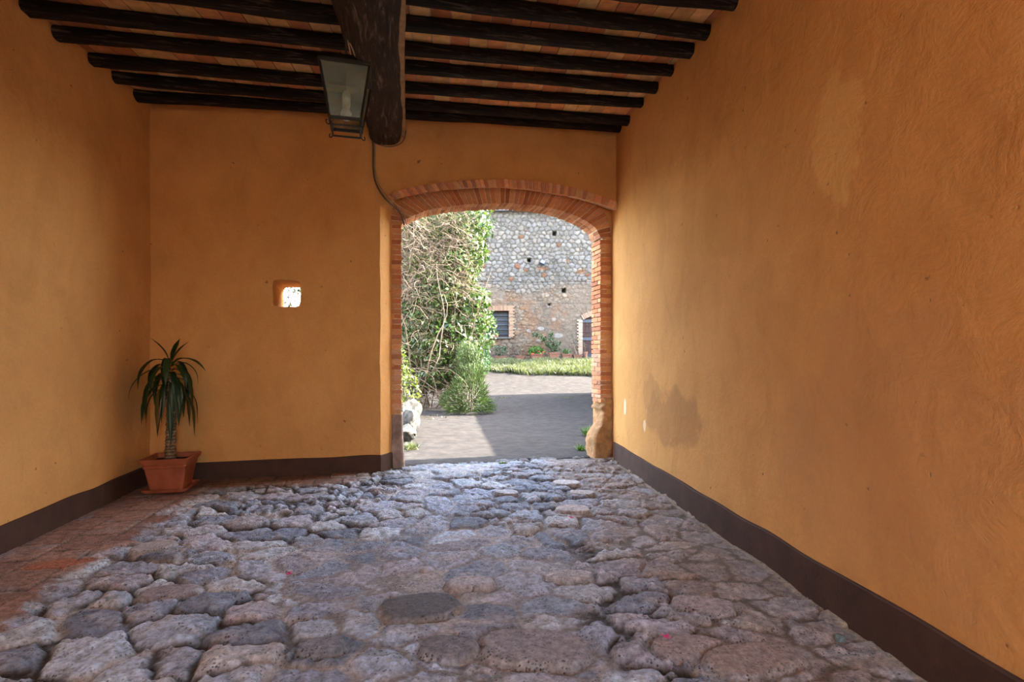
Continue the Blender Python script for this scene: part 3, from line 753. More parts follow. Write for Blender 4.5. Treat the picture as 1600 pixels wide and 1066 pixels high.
# ---------------------------------------------------------------- potted dracaena in the corner
def rrect(hx,hy,z,r,n=5):
    out=[]
    for cx_,cy_,a0 in ((hx-r,hy-r,0),(-hx+r,hy-r,PI/2),(-hx+r,-hy+r,PI),(hx-r,-hy+r,1.5*PI)):
        for k in range(n): a=a0+PI/2*k/(n-1); out.append(Vector((cx_+r*math.cos(a),cy_+r*math.sin(a),z)))
    return out
PC=Vector((-3.60,5.545,0))
def ribbon(P,Wd,nrm_up,fold=.25):
    """returns verts, faces for a folded strap leaf along P with widths Wd"""
    V=[];n=len(P)
    for i,p in enumerate(P):
        t=(P[min(i+1,n-1)]-P[max(i-1,0)]).normalized(); s=t.cross(Vector((0,0,1)))
        s = s.normalized() if s.length>1e-3 else Vector((1,0,0)); s=(s+nrm_up*.0); u=s.cross(t)
        V+=[p+s*Wd[i]-u*Wd[i]*fold*-1, p, p-s*Wd[i]+u*Wd[i]*fold]
    Fc=[]
    for i in range(n-1):
        for k in (0,1): Fc.append((i*3+k,i*3+k+1,(i+1)*3+k+1,(i+1)*3+k))
    return V,Fc
def build_plant():
    sa=MB(); zs=.015
    sa.loft([rrect(.175,.175,zs,.03),rrect(.20,.20,zs+.012,.035),rrect(.215,.215,zs+.045,.04),rrect(.203,.203,zs+.045,.04),rrect(.19,.19,zs+.018,.035),rrect(.02,.02,zs+.016,.015)])
    s=sa.build('plant_saucer',M['terracotta'],smooth=False,loc=(PC.x,PC.y,0),rz=TH,bevel=.002); tag(s,'square terracotta coloured saucer under the corner plant pot','saucer')
    r=empty('potted_dracaena',(PC.x,PC.y,zs+.018),TH,'potted dracaena with drooping dark leaves in a square terracotta pot in the left corner','potted plant')
    p=MB(); H=.335
    def wz(z): return .150+(.205-.150)*z/H
    rings=[rrect(wz(0),wz(0),0.002,.025)]
    for z in (.06,.12,.18,.235): rings.append(rrect(wz(z),wz(z),z,.028))
    for z,e in ((.240,.006),(.258,.006),(.262,0),(.278,.002),(.282,.008),(.298,.008),(.300,.020),(.335,.024),(.338,.018)): rings.append(rrect(wz(z)+e,wz(z)+e,z,.03))
    rings+= [rrect(wz(.33)-.006,wz(.33)-.006,.334,.028),rrect(wz(.27)-.012,wz(.27)-.012,.27,.028),rrect(.02,.02,.268,.015)]
    p.loft(rings); p.build('pot',M['terracotta'],r,bevel=.0015)
    so=MB(); so.loft([rrect(.185,.185,.272,.03),rrect(.18,.18,.290,.03),rrect(.10,.10,.300,.03),rrect(.02,.02,.302,.015)]); so.build('soil',M['soil'],r,smooth=True)
    tk=MB(); rings=[];C=[]; K=90
    topz=1.20
    for k in range(K+1):
        t=k/K; z=.285+(topz-.285)*t; off=Vector((-.012+.012*math.sin(t*3),0,0)); rad=.052-.012*t+.005*math.sin(k*1.9)+.003*math.sin(k*.7)
        ring=[]
        for m_ in range(18):
            an=2*PI*m_/18; nn=random.uniform(-.0025,.0025); ring.append(off+Vector(((rad+nn)*math.cos(an),(rad+nn)*math.sin(an),z+.004*math.sin(an*2+k))))
            g=random.uniform(.6,1.3)*(1.25 if math.sin(k*1.9)>.2 else .55); C.append((.22*g,.155*g,.095*g))
        rings.append(ring)
    tk.loft(rings); tk.C=C; tk.build('trunk',M['bark'],r,smooth=True)
    rl=random.Random(21); NL=40
    for i in range(NL):
        t=i/NL; az=i*2.39996+rl.uniform(-.3,.3); z0=1.02+.34*t+rl.uniform(-.02,.02); Ln=rl.uniform(.45,.68)*(1-.2*t)
        el=rl.uniform(-.1,.35)+ .95*t; droop=rl.uniform(2.0,3.1)*(1.0 if t<.8 else .95)
        if i>NL-4: el=1.35; droop=.7; Ln=.28; 
        p_=Vector((-.01+.02*math.cos(az),.02*math.sin(az),z0)); P=[p_.copy()]; K=12; e=el; a2=az
        for k in range(K):
            e=max(-1.50,e-droop*(1.35 if k<5 else .7)/K); a2+=rl.uniform(-.04,.04)
            p_=p_+Vector((math.cos(e)*math.cos(a2),math.cos(e)*math.sin(a2),math.sin(e)))*Ln/K; P.append(p_.copy())
        # keep clear of walls: clip in world space roughly
        wd=rl.uniform(.024,.034); Wd=[wd*(.35+.65*min(1,k/3.5))*(1 if k<8 else max(.04,(K-k)/(K-8+.3))) for k in range(K+1)]
        for k,q in enumerate(P):
            if q.y>.33: q.y=.33+(q.y-.33)*.15
            wx_=-.30
            if q.x<-.36: q.x=-.36+(q.x+.36)*.3
        V,Fc=ribbon(P,Wd,Vector((0,0,1)))
        g=rl.uniform(.6,1.25); c=(.018*g,.050*g,.012*g); 
        if i in (3,7): c=(.11,.075,.02)
        mb=MB(); mb.add(V,Fc,c)
        o=mb.build('leaf',M['gloss_leaf'],r,smooth=True)
        sm=o.modifiers.new('s','SOLIDIFY'); sm.thickness=.0015
build_plant()

# ---------------------------------------------------------------- small things on the cobbles
def petal(px,py,rz):
    Y=F*EYE/(py-HY); p=Vector(((px-CX)/F*Y,Y,.028)); mb=MB()
    for k in range(4):
        a=k*1.5; d=Vector((math.cos(a),math.sin(a),0)); s=Vector((-d.y,d.x,0))
        mb.add([(0,0,0),tuple(d*.012+s*.009+Vector((0,0,.006))),tuple(d*.024+Vector((0,0,.012))),tuple(d*.012-s*.009+Vector((0,0,.006)))],[(0,1,2,3)])
    o=mb.build('fallen_petal',M['petal'],smooth=True,loc=p,rz=rz); o.modifiers.new('s','SOLIDIFY').thickness=.001; return o
tag(petal(452,905,.2),'tiny magenta bougainvillea petal on the cobbles, left of the dark slab','petal','fallen petals')
tag(petal(1042,1006,1),'tiny magenta bougainvillea petal on the cobbles at the right front','petal','fallen petals')
tag(petal(893,815,2),'tiny magenta petal on the cobbles beyond the pale stones','petal','fallen petals')
def rock(name,loc,size,seed,colr,amp=.35,sub=4,flat=1):
    bm=bmesh.new(); bmesh.ops.create_icosphere(bm,subdivisions=sub,radius=1)
    V=np.array([tuple(v.co) for v in bm.verts]); Fc=[tuple(v.index for v in f.verts) for f in bm.faces]; bm.free()
    q=(np.abs(V)**3.4).sum(1)**(-1/3.4); V=V*q[:,None]
    for k in range(9):
        rk=np.random.default_rng(seed*13+k); nd=rk.normal(0,1,3); nd/=np.linalg.norm(nd); dd=V@nd; V=V-np.outer(np.maximum(dd-rk.uniform(.62,.85),0),nd)
    n=fbm(V[:,0]*1.1+seed*3,V[:,1]*1.1,V[:,2]*1.1,seed=seed,o=5)-.5; V=V*(1+n*amp)[:,None]
    n2=fbm(V[:,0]*3+seed,V[:,1]*3,V[:,2]*3,seed=seed+5,o=4)
    c=mix(np.array(colr)*.55,np.array(colr)*1.25,sst(.3,.7,n2))
    V=V*np.array(size); V[:,2]-=V[:,2].min()
    return mesh_obj(name,V,Fc,M['stone'],col=c,loc=loc)
tag(rock('pebble',tuple(Vector(((1310-CX)/F*F*EYE/(1000-HY),F*EYE/(1000-HY),-.008))),(.028,.028,.022),4,(.16,.20,.19),.2,3),'small round grey-green pebble on the dirt near the right wall','pebble')

# ---------------------------------------------------------------- OUTSIDE
def build_court():
    xs=np.arange(-9,9.01,.05); ys=np.concatenate([np.arange(6.9,12,.05),np.arange(12,30,.12)])
    X,Y=np.meshgrid(xs,ys); x=X.ravel(); y=Y.ravel(); z=ground(y)-.018+(fbm(x*.8,y*.8,seed=120)-.5)*.05*sst(8,10,y)+(fbm(x*6,y*6,seed=121)-.5)*.012
    z=np.where(y<YB(x)+.33, -.09, z)
    o=mesh_obj('ground',np.stack([x,y,z],-1),grid_faces(len(xs),len(ys)),court_mat()); tag(o,kind='structure')
def court_mat():
    m,nt,b,out=new_mat('worn_brick_paving')
    t=nt.nodes.new('ShaderNodeTexCoord'); v=t.outputs['Object']
    mp=nt.nodes.new('ShaderNodeMapping'); mp.inputs['Rotation'].default_value=(0,0,.75); nt.links.new(v,mp.inputs['Vector'])
    # herringbone-like: two crossed brick layouts alternating in stripes
    br=nt.nodes.new('ShaderNodeTexBrick'); br.inputs['Scale'].default_value=1; br.inputs['Brick Width'].default_value=.24; br.inputs['Row Height'].default_value=.075
    br.inputs['Mortar Size'].default_value=.007; br.inputs['Mortar Smooth'].default_value=.6; br.offset=.5
    br.inputs['Color1'].default_value=(.235,.20,.175,1); br.inputs['Color2'].default_value=(.175,.15,.135,1); br.inputs['Mortar'].default_value=(.085,.075,.065,1)
    nt.links.new(mp.outputs[0],br.inputs['Vector'])
    big=noise_n(nt,v,.9,5,.6); mid=noise_n(nt,v,5,6,.65)
    c=mixc(nt,.15,br.outputs['Color'],(.215,.19,.17))
    c=mixc(nt,1,c,ramp(nt,mid,[(.33,(.62,.61,.60)),(.66,(1.3,1.29,1.27))]),'MULTIPLY')
    gm=ramp(nt,math_n(nt,'MULTIPLY',big,1.0),[(.60,(0,0,0)),(.72,(1,1,1))])
    gm2=math_n(nt,'MULTIPLY',gm,ramp(nt,mid,[(.48,(0,0,0)),(.6,(.5,.5,.5))]))
    c=mixc(nt,gm2,c,(.09,.13,.04))
    nt.links.new(c,b.inputs['Base Color']); b.inputs['Roughness'].default_value=.9; b.inputs['Specular IOR Level'].default_value=.2
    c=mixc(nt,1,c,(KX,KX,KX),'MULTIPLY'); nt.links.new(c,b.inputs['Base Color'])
    n1=bump_n(nt,br.outputs['Fac'],-.35,.012,None); bump_n(nt,mid,.5,.03,b,n1); return m
build_court()
# wide terrain round about (keeps the light honest from every side)
mb=MB(); mb.box((0,0,-.45),(60,0,0),(0,60,0),(0,0,.15)); tag(mb.build('ground',plain_mat('pale_gravel',(.22,.20,.18),.95,0,.2,3,.3)),kind='structure')
mb=MB(); mb.box((0,-13,-.16),(25,0,0),(0,10.3,0),(0,0,.14)); tag(mb.build('ground',plain_mat('pale_gravel_near',(.30,.28,.26),.95,0,.2,3,.3)),kind='structure')
# roof slab of the gate building over the passage
mb=MB(); mb.box((-1,2.4,5.35),(5.6,0,0),(0,5.6,0),(0,0,.12)); 
# building on the right of the courtyard, out of frame, whose roof throws the shadow
SB=dict(x0=3.55,x1=3.05,y0=8.3,y1=17.2,h0=2.99,h1=3.63)
mb=MB(); s=SB
V=[(s['x0'],s['y0'],-.2),(s['x0']+5,s['y0'],-.2),(s['x1']+5,s['y1'],-.2),(s['x1'],s['y1'],-.2),(s['x0'],s['y0'],s['h0']),(s['x0']+5,s['y0'],s['h0']),(s['x1']+5,s['y1'],s['h1']),(s['x1'],s['y1'],s['h1'])]
mb.add(V,[(3,2,1,0),(4,5,6,7),(0,1,5,4),(1,2,6,5),(2,3,7,6),(3,0,4,7)],(.24,.20,.16)); tag(mb.build('wall_courtyard_right',M['facade']),kind='structure')

# far facade
DF=24.0; PM=F/DF
def fx(px): return (px-CX)/PM
def fz(py): return EYE+(HY-py)/PM
WIN=(fx(758),fx(795),fz(527.3),fz(486)); DOOR=(fx(910),fx(910)+1.45,1.30,fz(500)); DAR=fz(492.5)
def build_facade():
    xs=np.arange(-9,9.01,.03); zs=np.arange(.9,8.25,.03); X,Z=np.meshgrid(xs,zs); x=X.ravel(); z=Z.ravel()
    wx=x+(fbm(x*2.2,z*2.2,seed=201)-.5)*.16; wz=z+(fbm(x*2.2,z*2.2,seed=202)-.5)*.12
    e,idv,sx,sz=voronoi(wx,wz,(.25,.19),.58,seed=203,row_shift=True,aniso=1.15)
    e2,id2,_,_=voronoi(wx+7,wz,(.16,.12),.8,seed=207,row_shift=True,aniso=1.3)
    zone=sst(4.3,5.0,z+(fbm(x*.8,z*.8,seed=210)-.5)*.9)       # 1 upper pale stone, 0 lower rubble
    low=(zone<.5)|((idv>.86))
    e=np.where(low&(idv>.35),np.minimum(e,e2),e); idv=np.where(low&(idv>.35),id2,idv)
    q=np.floor(idv*99991); z0=np.zeros_like(q); r2=_h(q,z0,z0,5); r3=_h(q,z0+1,z0,6)
    n1=fbm(x*3,z*3,seed=220); n2=fbm(x*14,z*14,seed=221); er=e+(n2-.5)*.03
    d=sst(-.004,.035,er)
    up=np.array([(.40,.39,.37),(.45,.44,.43),(.34,.335,.33),(.42,.39,.35),(.37,.37,.38),(.30,.295,.29)])[(idv*6).astype(int)%6]
    lo=np.array([(.40,.31,.24),(.46,.38,.30),(.37,.25,.175),(.42,.36,.30),(.35,.30,.26),(.52,.49,.43),(.41,.26,.17)])[(idv*7).astype(int)%7]
    cs=mix(lo,up,zone)*(.85+.3*r2)[:,None]
    br=(r3>.965)&(zone>.5); cs=np.where(br[:,None],np.array((.38,.18,.10)),cs)
    jc=mix((.28,.22,.17),(.26,.24,.215),zone)
    plaster=sst(.52,.62,fbm(x*.9+4,z*.9,seed=230))*(1-zone)
    c=mix(jc,cs,d*(1-.55*plaster)); c=mix(c,(.46,.39,.33),plaster*.35)
    dark=sst(.56,.72,fbm(x*1.3,z*1.1,seed=240,o=5)); c=mix(c,c*.66,dark*.6)
    orange=sst(.55,.7,fbm(x*1.4+9,z*1.4,seed=241))*(1-zone); c=mix(c,(.40,.22,.12),orange*.55)
    h=d*(.055*zone+.028*(1-zone))*(1-.5*plaster)+(r2-.5)*.025*d+(n1-.5)*.03+(n2-.5)*.015
    # string joint
    for zl in (fz(441),fz(475)): 
        k=sst(.035,.01,np.abs(z-zl+.02*np.sin(x*1.7)))*(.7 if zl>4.5 else .4); c=mix(c,(.12,.11,.10),k); h=h-k*.03
    # putlog holes
    for (hx,hz,r) in ((fx(866.6),fz(365),.085),(fx(826.6),fz(406.7),.08),(fx(881),fz(454),.085),(fx(858),fz(476),.035)):
        k=sst(r+.02,r-.02,np.maximum(np.abs(x-hx),np.abs(z-hz))); h=h-k*.35; c=mix(c,(.05,.045,.05),k*.85)
    # patch of orange brick
    for (hx,hz,ra,rb) in ((fx(905),fz(425),.28,.18),(fx(888),fz(408),.16,.10),(fx(846),fz(420),.25,.12),(fx(820),fz(482),.3,.08),(fx(755),fz(395),.5,.2)):
        k=sst(1,.6,np.hypot((x-hx)/ra,(z-hz)/rb)+(n1-.5)*1.2); c=mix(c,(.42,.22,.12),k*.8)
    for (hx,hz,ra,rb) in ((fx(872),fz(525),.25,.14),(fx(845),fz(514),.2,.11),(fx(826),fz(517),.12,.1),(fx(841),fz(533),.14,.08),(fx(865),fz(499),.12,.08)):
        k=sst(1,.7,np.hypot((x-hx)/ra,(z-hz)/rb)+(n1-.5)*.6); c=mix(c,(.50,.49,.46),k); h=h+k*.02
    V=np.stack([x,DF-h,z],-1); Fc=grid_faces(len(xs),len(zs))
    cx_=x[Fc].mean(1); cz_=z[Fc].mean(1)
    inw=(cx_>WIN[0])&(cx_<WIN[1])&(cz_>WIN[2])&(cz_<WIN[3])
    dm=(DOOR[0]+DOOR[1])/2; hw=(DOOR[1]-DOOR[0])/2; arch_z=DOOR[3]+(DAR-DOOR[3])*(1-((cx_-dm)/hw)**2)
    ind=(cx_>DOOR[0])&(cx_<DOOR[1])&(cz_<arch_z)
    Fc=Fc[~(inw|ind)]
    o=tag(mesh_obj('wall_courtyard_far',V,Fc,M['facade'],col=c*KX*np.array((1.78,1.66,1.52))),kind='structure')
    # rest of the building: thickness, side walls and roof
    mb=MB(); mb.box((0,DF+2.6,4.6),(9,0,0),(0,2.2,0),(0,0,3.7),(.2,.17,.15)); mb.build('inner_mass',M['facade'],o)
build_facade()
def brickrow(mb,p,q,n,depth,thick,hor=True,jit=.012):
    pass
def build_window():
    w=empty('window_1',(0,DF,0)); w['kind']='structure'
    x0,x1,z0,z1=WIN; mb=MB()
    # reveal
    for (cx_,cz_,hx,hz) in (((x0-.02),(z0+z1)/2,.02,(z1-z0)/2),((x1+.02),(z0+z1)/2,.02,(z1-z0)/2),((x0+x1)/2,z1+.02,(x1-x0)/2,.02)):
        mb.box((cx_,.12,cz_),(hx,0,0),(0,.20,0),(0,0,hz),(.12,.065,.04))
    # brick surround: header row on top, toothed bricks at sides
    n=18
    for k in range(n):
        xx=x0-.12+(x1-x0+.30)*(k+.5)/n; mb.box((xx,-.035,z1+.12),(.032,0,0),(0,.05,0),(0,0,.115),bc(.24,.15),jit=.004)
    z=z0; k=0
    while z<z1+.22:
        wd=.13 if k%2 else .10
        for sx in (-1,1):
            xx=(x1+wd) if sx>0 else (x0-wd); mb.box((xx,-.03,z+.03),(wd,0,0),(0,.05,0),(0,0,.029),bc(.24,.2),jit=.005)
        z+=.072; k+=1
    mb.build('brick_surround',M['brick'],w)
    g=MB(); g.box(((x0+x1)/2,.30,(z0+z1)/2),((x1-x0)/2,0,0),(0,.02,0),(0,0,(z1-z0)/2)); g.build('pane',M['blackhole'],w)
    for k in range(6):
        b=MB(); zz=z1-.19-.215*k+.0
        b.box(((x0+x1)/2,.16,zz),((x1-x0)/2,0,0),(0,.012,0),(0,0,.016)); b.build('bar',M['hinge'],w)
    sl=MB(); sl.box(((x0+x1)/2,.02,z0-.03),((x1-x0)/2+.1,0,0),(0,.17,0),(0,0,.03),(.08,.075,.07)); sl.build('sill',M['stone'],w)
build_window()
def build_door():
    d=empty('door_1',(0,DF,0)); d['kind']='structure'
    x0,x1,z0,zs=DOOR; dm=(x0+x1)/2; hw=(x1-x0)/2; mb=MB(); n=9
    def az(x): return zs+(DAR-zs)*(1-((x-dm)/hw)**2)
    for k in range(n):
        a=x0+(x1-x0)*k/n+.004; b=x0+(x1-x0)*(k+1)/n-.004
        V=[(a,.15,z0),(b,.15,z0),(b,.15,az(b)),(a,.15,az(a)),(a,.20,z0),(b,.20,z0),(b,.20,az(b)),(a,.20,az(a))]
        mb.add(V,[(0,1,2,3),(7,6,5,4),(0,4,5,1),(1,5,6,2),(2,6,7,3),(3,7,4,0)])
    mb.build('door_leaf',M['darkwood'],d)
    for zc,h in ((fz(501.5),.065),(fz(529.5),.065)):
        b=MB(); b.box((dm,.125,zc),(hw*1.04,0,0),(0,.02,0),(0,0,h)); b.build('strap_hinge',M['hinge'],d)
    for k,zc in enumerate((fz(508.5),fz(518.5),fz(525),fz(536),fz(544))):
        b=MB(); b.box((dm,.14,zc),(hw*.98,0,0),(0,.012,0),(0,0,.022),); b.build('batten',M['darkwood'],d)
    r=MB()
    for k in range(22):
        t=(k+.5)/22; xx=x0-.02+(x1-x0+.04)*t; zz=az(min(max(xx,x0),x1))+.11
        sl=-2*(DAR-zs)*(xx-dm)/hw**2; an=math.atan(sl); ax=Vector((math.cos(an),0,math.sin(an))); ay=Vector((-math.sin(an),0,math.cos(an)))
        r.box((xx,-.03,zz),ax*.029,(0,.05,0),ay*.115,bc(.24,.25),jit=.004)
    z=z0; k=0
    while z<zs:
        wd=.12 if k%2 else .09; r.box((x0-wd,-.02,z+.03),(wd,0,0),(0,.05,0),(0,0,.028),bc(.27,.45),jit=.006); r.box((x1+wd,-.02,z+.03),(wd,0,0),(0,.05,0),(0,0,.028),bc(.27,.45),jit=.006)
        z+=.072; k+=1
    for sx in (x0-.01,x1+.01): r.box((sx,.08,(z0+zs)/2),(.012,0,0),(0,.12,0),(0,0,(zs-z0)/2),(.08,.065,.05))
    r.build('brick_surround',M['brick'],d)
    st=MB(); st.box((dm,-.15,1.50),(hw*1.05,0,0),(0,.2,0),(0,0,.10),(.04,.045,.06)); st.build('step',M['stone'],d)
build_door()
# eave of the far building
mb=MB(); mb.box((0,DF-.12,fz(330)),(9,0,0),(0,.20,0),(0,0,.055)); mb.box((0,DF-.26,fz(329)+.02),(9,0,0),(0,.06,0),(0,0,.06)); tag(mb.build('trim_1',M['gutter'],bevel=.01),kind='structure')
mb=MB(); mb.add([(-9.3,DF-.45,8.30),(9.3,DF-.45,8.30),(9.3,DF+5,9.9),(-9.3,DF+5,9.9),(-9.3,DF-.45,8.42),(9.3,DF-.45,8.42),(9.3,DF+5,10.02),(-9.3,DF+5,10.02)],[(3,2,1,0),(4,5,6,7),(0,1,5,4),(1,2,6,5),(2,3,7,6),(3,0,4,7)]); tag(mb.build('roof',M['terra_far']),kind='structure')
# flood lamp on the facade
def flood():
    c=Vector((fx(847.6),DF-.22,fz(411.5))); r=empty('flood_lamp',c,0,'small dark blue floodlight bolted high on the stone facade','lamp')
    R=Matrix.Rotation(-.5,3,'X')@Matrix.Rotation(.5,3,'Y')
    a=MB(); a.box((0,0,0),R@Vector((.13,0,0)),R@Vector((0,.05,0)),R@Vector((0,0,.10))); a.build('housing',plain_mat('lamp_blue',(.015,.025,.045),.4),r,bevel=.01)
    g=MB(); g.box(R@Vector((0,-.052,0)),R@Vector((.085,0,0)),R@Vector((0,.005,0)),R@Vector((0,0,.07))); g.build('lamp_glass',plain_mat('lamp_glass',(.2,.21,.2),.1),r)
    b=MB(); b.tube([(0,.05,0),(0,.16,-.06),(0,.24,-.06)],.02,6); b.build('bracket',M['iron'],r)
flood()

# ------------------------------------------------ leaves & plants
def leaf_cloud(P,N,size,cols,aspect=.55,jn=.8,seed=0,curl=.25):
    """P:(n,3) points, N:(n,3) preferred normals -> 6-vert pointed folded leaves"""
    r=np.random.default_rng(seed); n=len(P)
    nn=N+r.normal(0,jn,(n,3)); nn/=np.linalg.norm(nn,axis=1)[:,None]
    t=r.normal(0,1,(n,3)); t[:,2]-=.4; t-=nn*(t*nn).sum(1)[:,None]; t/=np.linalg.norm(t,axis=1)[:,None]+1e-9
    s=np.cross(nn,t); L_=(size*r.uniform(.65,1.35,n))[:,None]; w=L_*aspect
    V=np.stack([P,P+t*L_*.38+s*w*.5+nn*L_*curl*.3,P+t*L_*1.0-nn*L_*curl*.3,P+t*L_*.38-s*w*.5+nn*L_*curl*.3,P+t*L_*.5],1)
    b=np.arange(n)[:,None]*5
    Fc=np.concatenate([b+np.array([[0,1,4]]),b+np.array([[1,2,4]]),b+np.array([[0,4,3]]),b+np.array([[4,2,3]])],0)
    ci=cols[r.integers(0,len(cols),n)]*r.uniform(.7,1.3,(n,1))
    return V.reshape(-1,3),Fc,np.repeat(ci,5,0)
def blob_points(blobs,dens,seed,shell=.25):
    """blobs: (cx,cy,cz,rx,ry,rz)"""
    r=np.random.default_rng(seed); Ps=[];Ns=[]
    for (cx_,cy_,cz_,rx,ry,rz_) in blobs:
        area=4*PI*((rx*ry)**1.6/3+(rx*rz_)**1.6/3+(ry*rz_)**1.6/3)**(1/1.6); n=int(area*dens)
        d=r.normal(0,1,(n,3)); d/=np.linalg.norm(d,axis=1)[:,None]
        rad=(1-shell*np.abs(r.normal(0,.6,n)))*(1+.20*(fbm(d[:,0]*2.2+cx_*3,d[:,1]*2.2+cz_,d[:,2]*2.2,seed=seed,o=3)-.5)*2)
        P=d*rad[:,None]*np.array((rx,ry,rz_))+np.array((cx_,cy_,cz_)); Ps.append(P); nn=d/np.array((rx,ry,rz_)); Ns.append(nn/np.linalg.norm(nn,axis=1)[:,None])
    P=np.vstack(Ps); N=np.vstack(Ns)
    # drop points deep in other blobs
    keep=np.ones(len(P),bool)
    for (cx_,cy_,cz_,rx,ry,rz_) in blobs:
        q=(((P-np.array((cx_,cy_,cz_)))/np.array((rx,ry,rz_)))**2).sum(1); keep&=q>.42
    return P[keep],N[keep]
def twigs_np(starts,dirs,Ln,r0,seed,K=7,wander=.35,cols=None,droop=0):
    """many thin 3-sided curved twigs in one array"""
    r=np.random.default_rng(seed); n=len(starts); p=starts.copy(); d=dirs/np.linalg.norm(dirs,axis=1)[:,None]
    V=[]; 
    for k in range(K+1):
        a=np.cross(d,np.array([0,0,1.])+r.normal(0,.01,(n,3))); a/=np.linalg.norm(a,axis=1)[:,None]+1e-9; b=np.cross(d,a)
        rad=(r0*(1-.75*k/K))[:,None]
        for m_ in range(3):
            an=2*PI*m_/3; V.append(p+(a*math.cos(an)+b*math.sin(an))*rad)
        p=p+d*(Ln/K)[:,None]; d=d+r.normal(0,wander,(n,3)); d[:,2]-=droop; d/=np.linalg.norm(d,axis=1)[:,None]
    V=np.stack(V,1) # n,(K+1)*3,3
    f=[]
    for k in range(K):
        for m_ in range(3): f.append((k*3+m_,k*3+(m_+1)%3,(k+1)*3+(m_+1)%3,(k+1)*3+m_))
    f=np.array(f); Fc=(np.arange(n)[:,None,None]*((K+1)*3)+f[None]).reshape(-1,4)
    c=cols[r.integers(0,len(cols),n)]*r.uniform(.75,1.25,(n,1)); return V.reshape(-1,3),Fc,np.repeat(c,(K+1)*3,0)
TW=np.array([(.21,.15,.10),(.17,.115,.07),(.25,.195,.14),(.10,.065,.04)])
G_IVY=np.array([(.10,.22,.025),(.14,.26,.03),(.03,.08,.012),(.04,.10,.012),(.07,.16,.02),(.20,.33,.06),(.26,.36,.08),(.05,.12,.018)])*.40
G_LIT=np.array([(.30,.36,.10),(.40,.42,.18),(.22,.32,.06)])*.33
def B_(px,py,Y,rx,ry,rz): p=ray(px,py,Y); return (p[0],p[1],p[2],rx,ry,rz)
def build_hedge():
    r=np.random.default_rng(300)
    base=(-2.0,14.4,float(ground(14.4))-.05)
    h=empty('ivy_hedge',base,0,'tall tangled ivy hedge with glossy leaves and bare pale twigs left of the courtyard','hedge')
    green=[B_(735,352,14.2,.62,.8,.60),B_(738,392,14.2,.42,.7,.55),B_(718,420,14.0,.55,.7,.6),B_(742,470,14.1,.43,.7,.42),B_(735,500,14.1,.55,.7,.50),B_(690,470,14.0,.75,.8,.55),
           B_(728,545,13.9,.45,.6,.45),B_(700,520,13.8,.62,.7,.5),B_(690,370,14.6,.9,.9,.8),B_(640,350,15,1.0,1,.9),B_(700,310,14.8,1.1,1.1,.7),B_(676,590,13.4,.42,.5,.30),B_(705,575,13.6,.5,.55,.45),B_(650,540,14,.7,.7,.5)]
    P,N=blob_points(green,300,301,.55)
    V1,F1,C1=leaf_cloud(P,N,.115,G_IVY,.62,.75,302)
    P2,N2=blob_points([B_(640,380,14.4,.9,.7,1.3),B_(660,500,14.3,.9,.7,1.0),B_(650,440,14.2,1.0,.7,.8),B_(680,560,13.8,.7,.6,.5),B_(590,420,15,1.2,1,2.2),B_(650,600,13.8,.6,.5,.3),B_(762,515,16.0,.30,.6,.6),B_(645,345,13.9,.6,.4,.35),B_(665,415,13.6,.5,.4,.35),B_(655,500,13.5,.35,.3,.25),B_(690,450,13.5,.5,.4,.5),B_(680,545,13.3,.5,.35,.35),B_(690,350,13.8,.6,.4,.4)],150,303,.5)
    V2,F2,C2=leaf_cloud(P2,N2,.10,np.vstack([G_IVY,G_LIT]),.6,.9,304)
    base=np.array(base)
    mesh_obj('foliage',np.vstack([V1,V2])-base,np.vstack([F1,F2+len(V1)]),M['gloss_leaf'],h,np.vstack([C1,C2]),smooth=False)
    # twig tangle: arching bare branches
    n=1900; px=r.uniform(622,745,n); py=np.where(r.random(n)<.6,r.uniform(325,470,n),r.uniform(440,628,n)); px=np.where(py<470,622+(px-622)*.95,px); Y=r.uniform(13.2,14.2,n)-(px<670)*r.uniform(0,.5,n)
    S=np.stack([(px-CX)/F*Y,Y,EYE+(HY-py)/F*Y],-1); D=np.stack([r.normal(.35,.8,n),r.normal(-.25,.45,n),r.normal(.25,.55,n)],-1)
    Va,Fa,Ca=twigs_np(S,D,r.uniform(.35,.95,n),r.uniform(.004,.008,n),305,8,.26,TW,.02)
    # fine dense twig mass behind
    n=3200; px=r.uniform(600,735,n); py=r.uniform(325,628,n); Y=r.uniform(14.0,14.8,n)
    S=np.stack([(px-CX)/F*Y,Y,EYE+(HY-py)/F*Y],-1); D=r.normal(0,1,(n,3))
    Vb,Fb,Cb=twigs_np(S,D,r.uniform(.3,.8,n),r.uniform(.004,.009,n),306,5,.3,TW*.6,.0)
    # main stems
    st=[]; 
    n=26; px=r.uniform(632,700,n); Y=r.uniform(13.2,13.9,n); S=np.stack([(px-CX)/F*Y,Y,ground(Y)],-1); D=np.stack([r.normal(.05,.35,n),r.normal(0,.2,n),np.full(n,1.)],-1)
    Vc,Fc_,Cc=twigs_np(S,D,r.uniform(1.5,4.2,n),r.uniform(.014,.032,n),307,12,.16,TW*.9,-.02)
    n=60; px=r.uniform(640,690,n); Y=r.uniform(13.0,13.5,n); py=r.uniform(575,618,n); S=np.stack([(px-CX)/F*Y,Y,EYE+(HY-py)/F*Y],-1); D=np.stack([r.normal(1.0,.3,n),r.normal(-.2,.3,n),r.normal(.1,.25,n)],-1)
    Vd,Fd,Cd=twigs_np(S,D,r.uniform(.6,1.2,n),r.uniform(.008,.014,n),308,10,.14,TW,.07)
    Vs=[Va,Vb,Vc,Vd]; Fs=[Fa,Fb,Fc_,Fd]; Cs=[Ca,Cb,Cc,Cd]; o=0; FF=[]
    for v,f in zip(Vs,Fs): FF.append(f+o); o+=len(v)
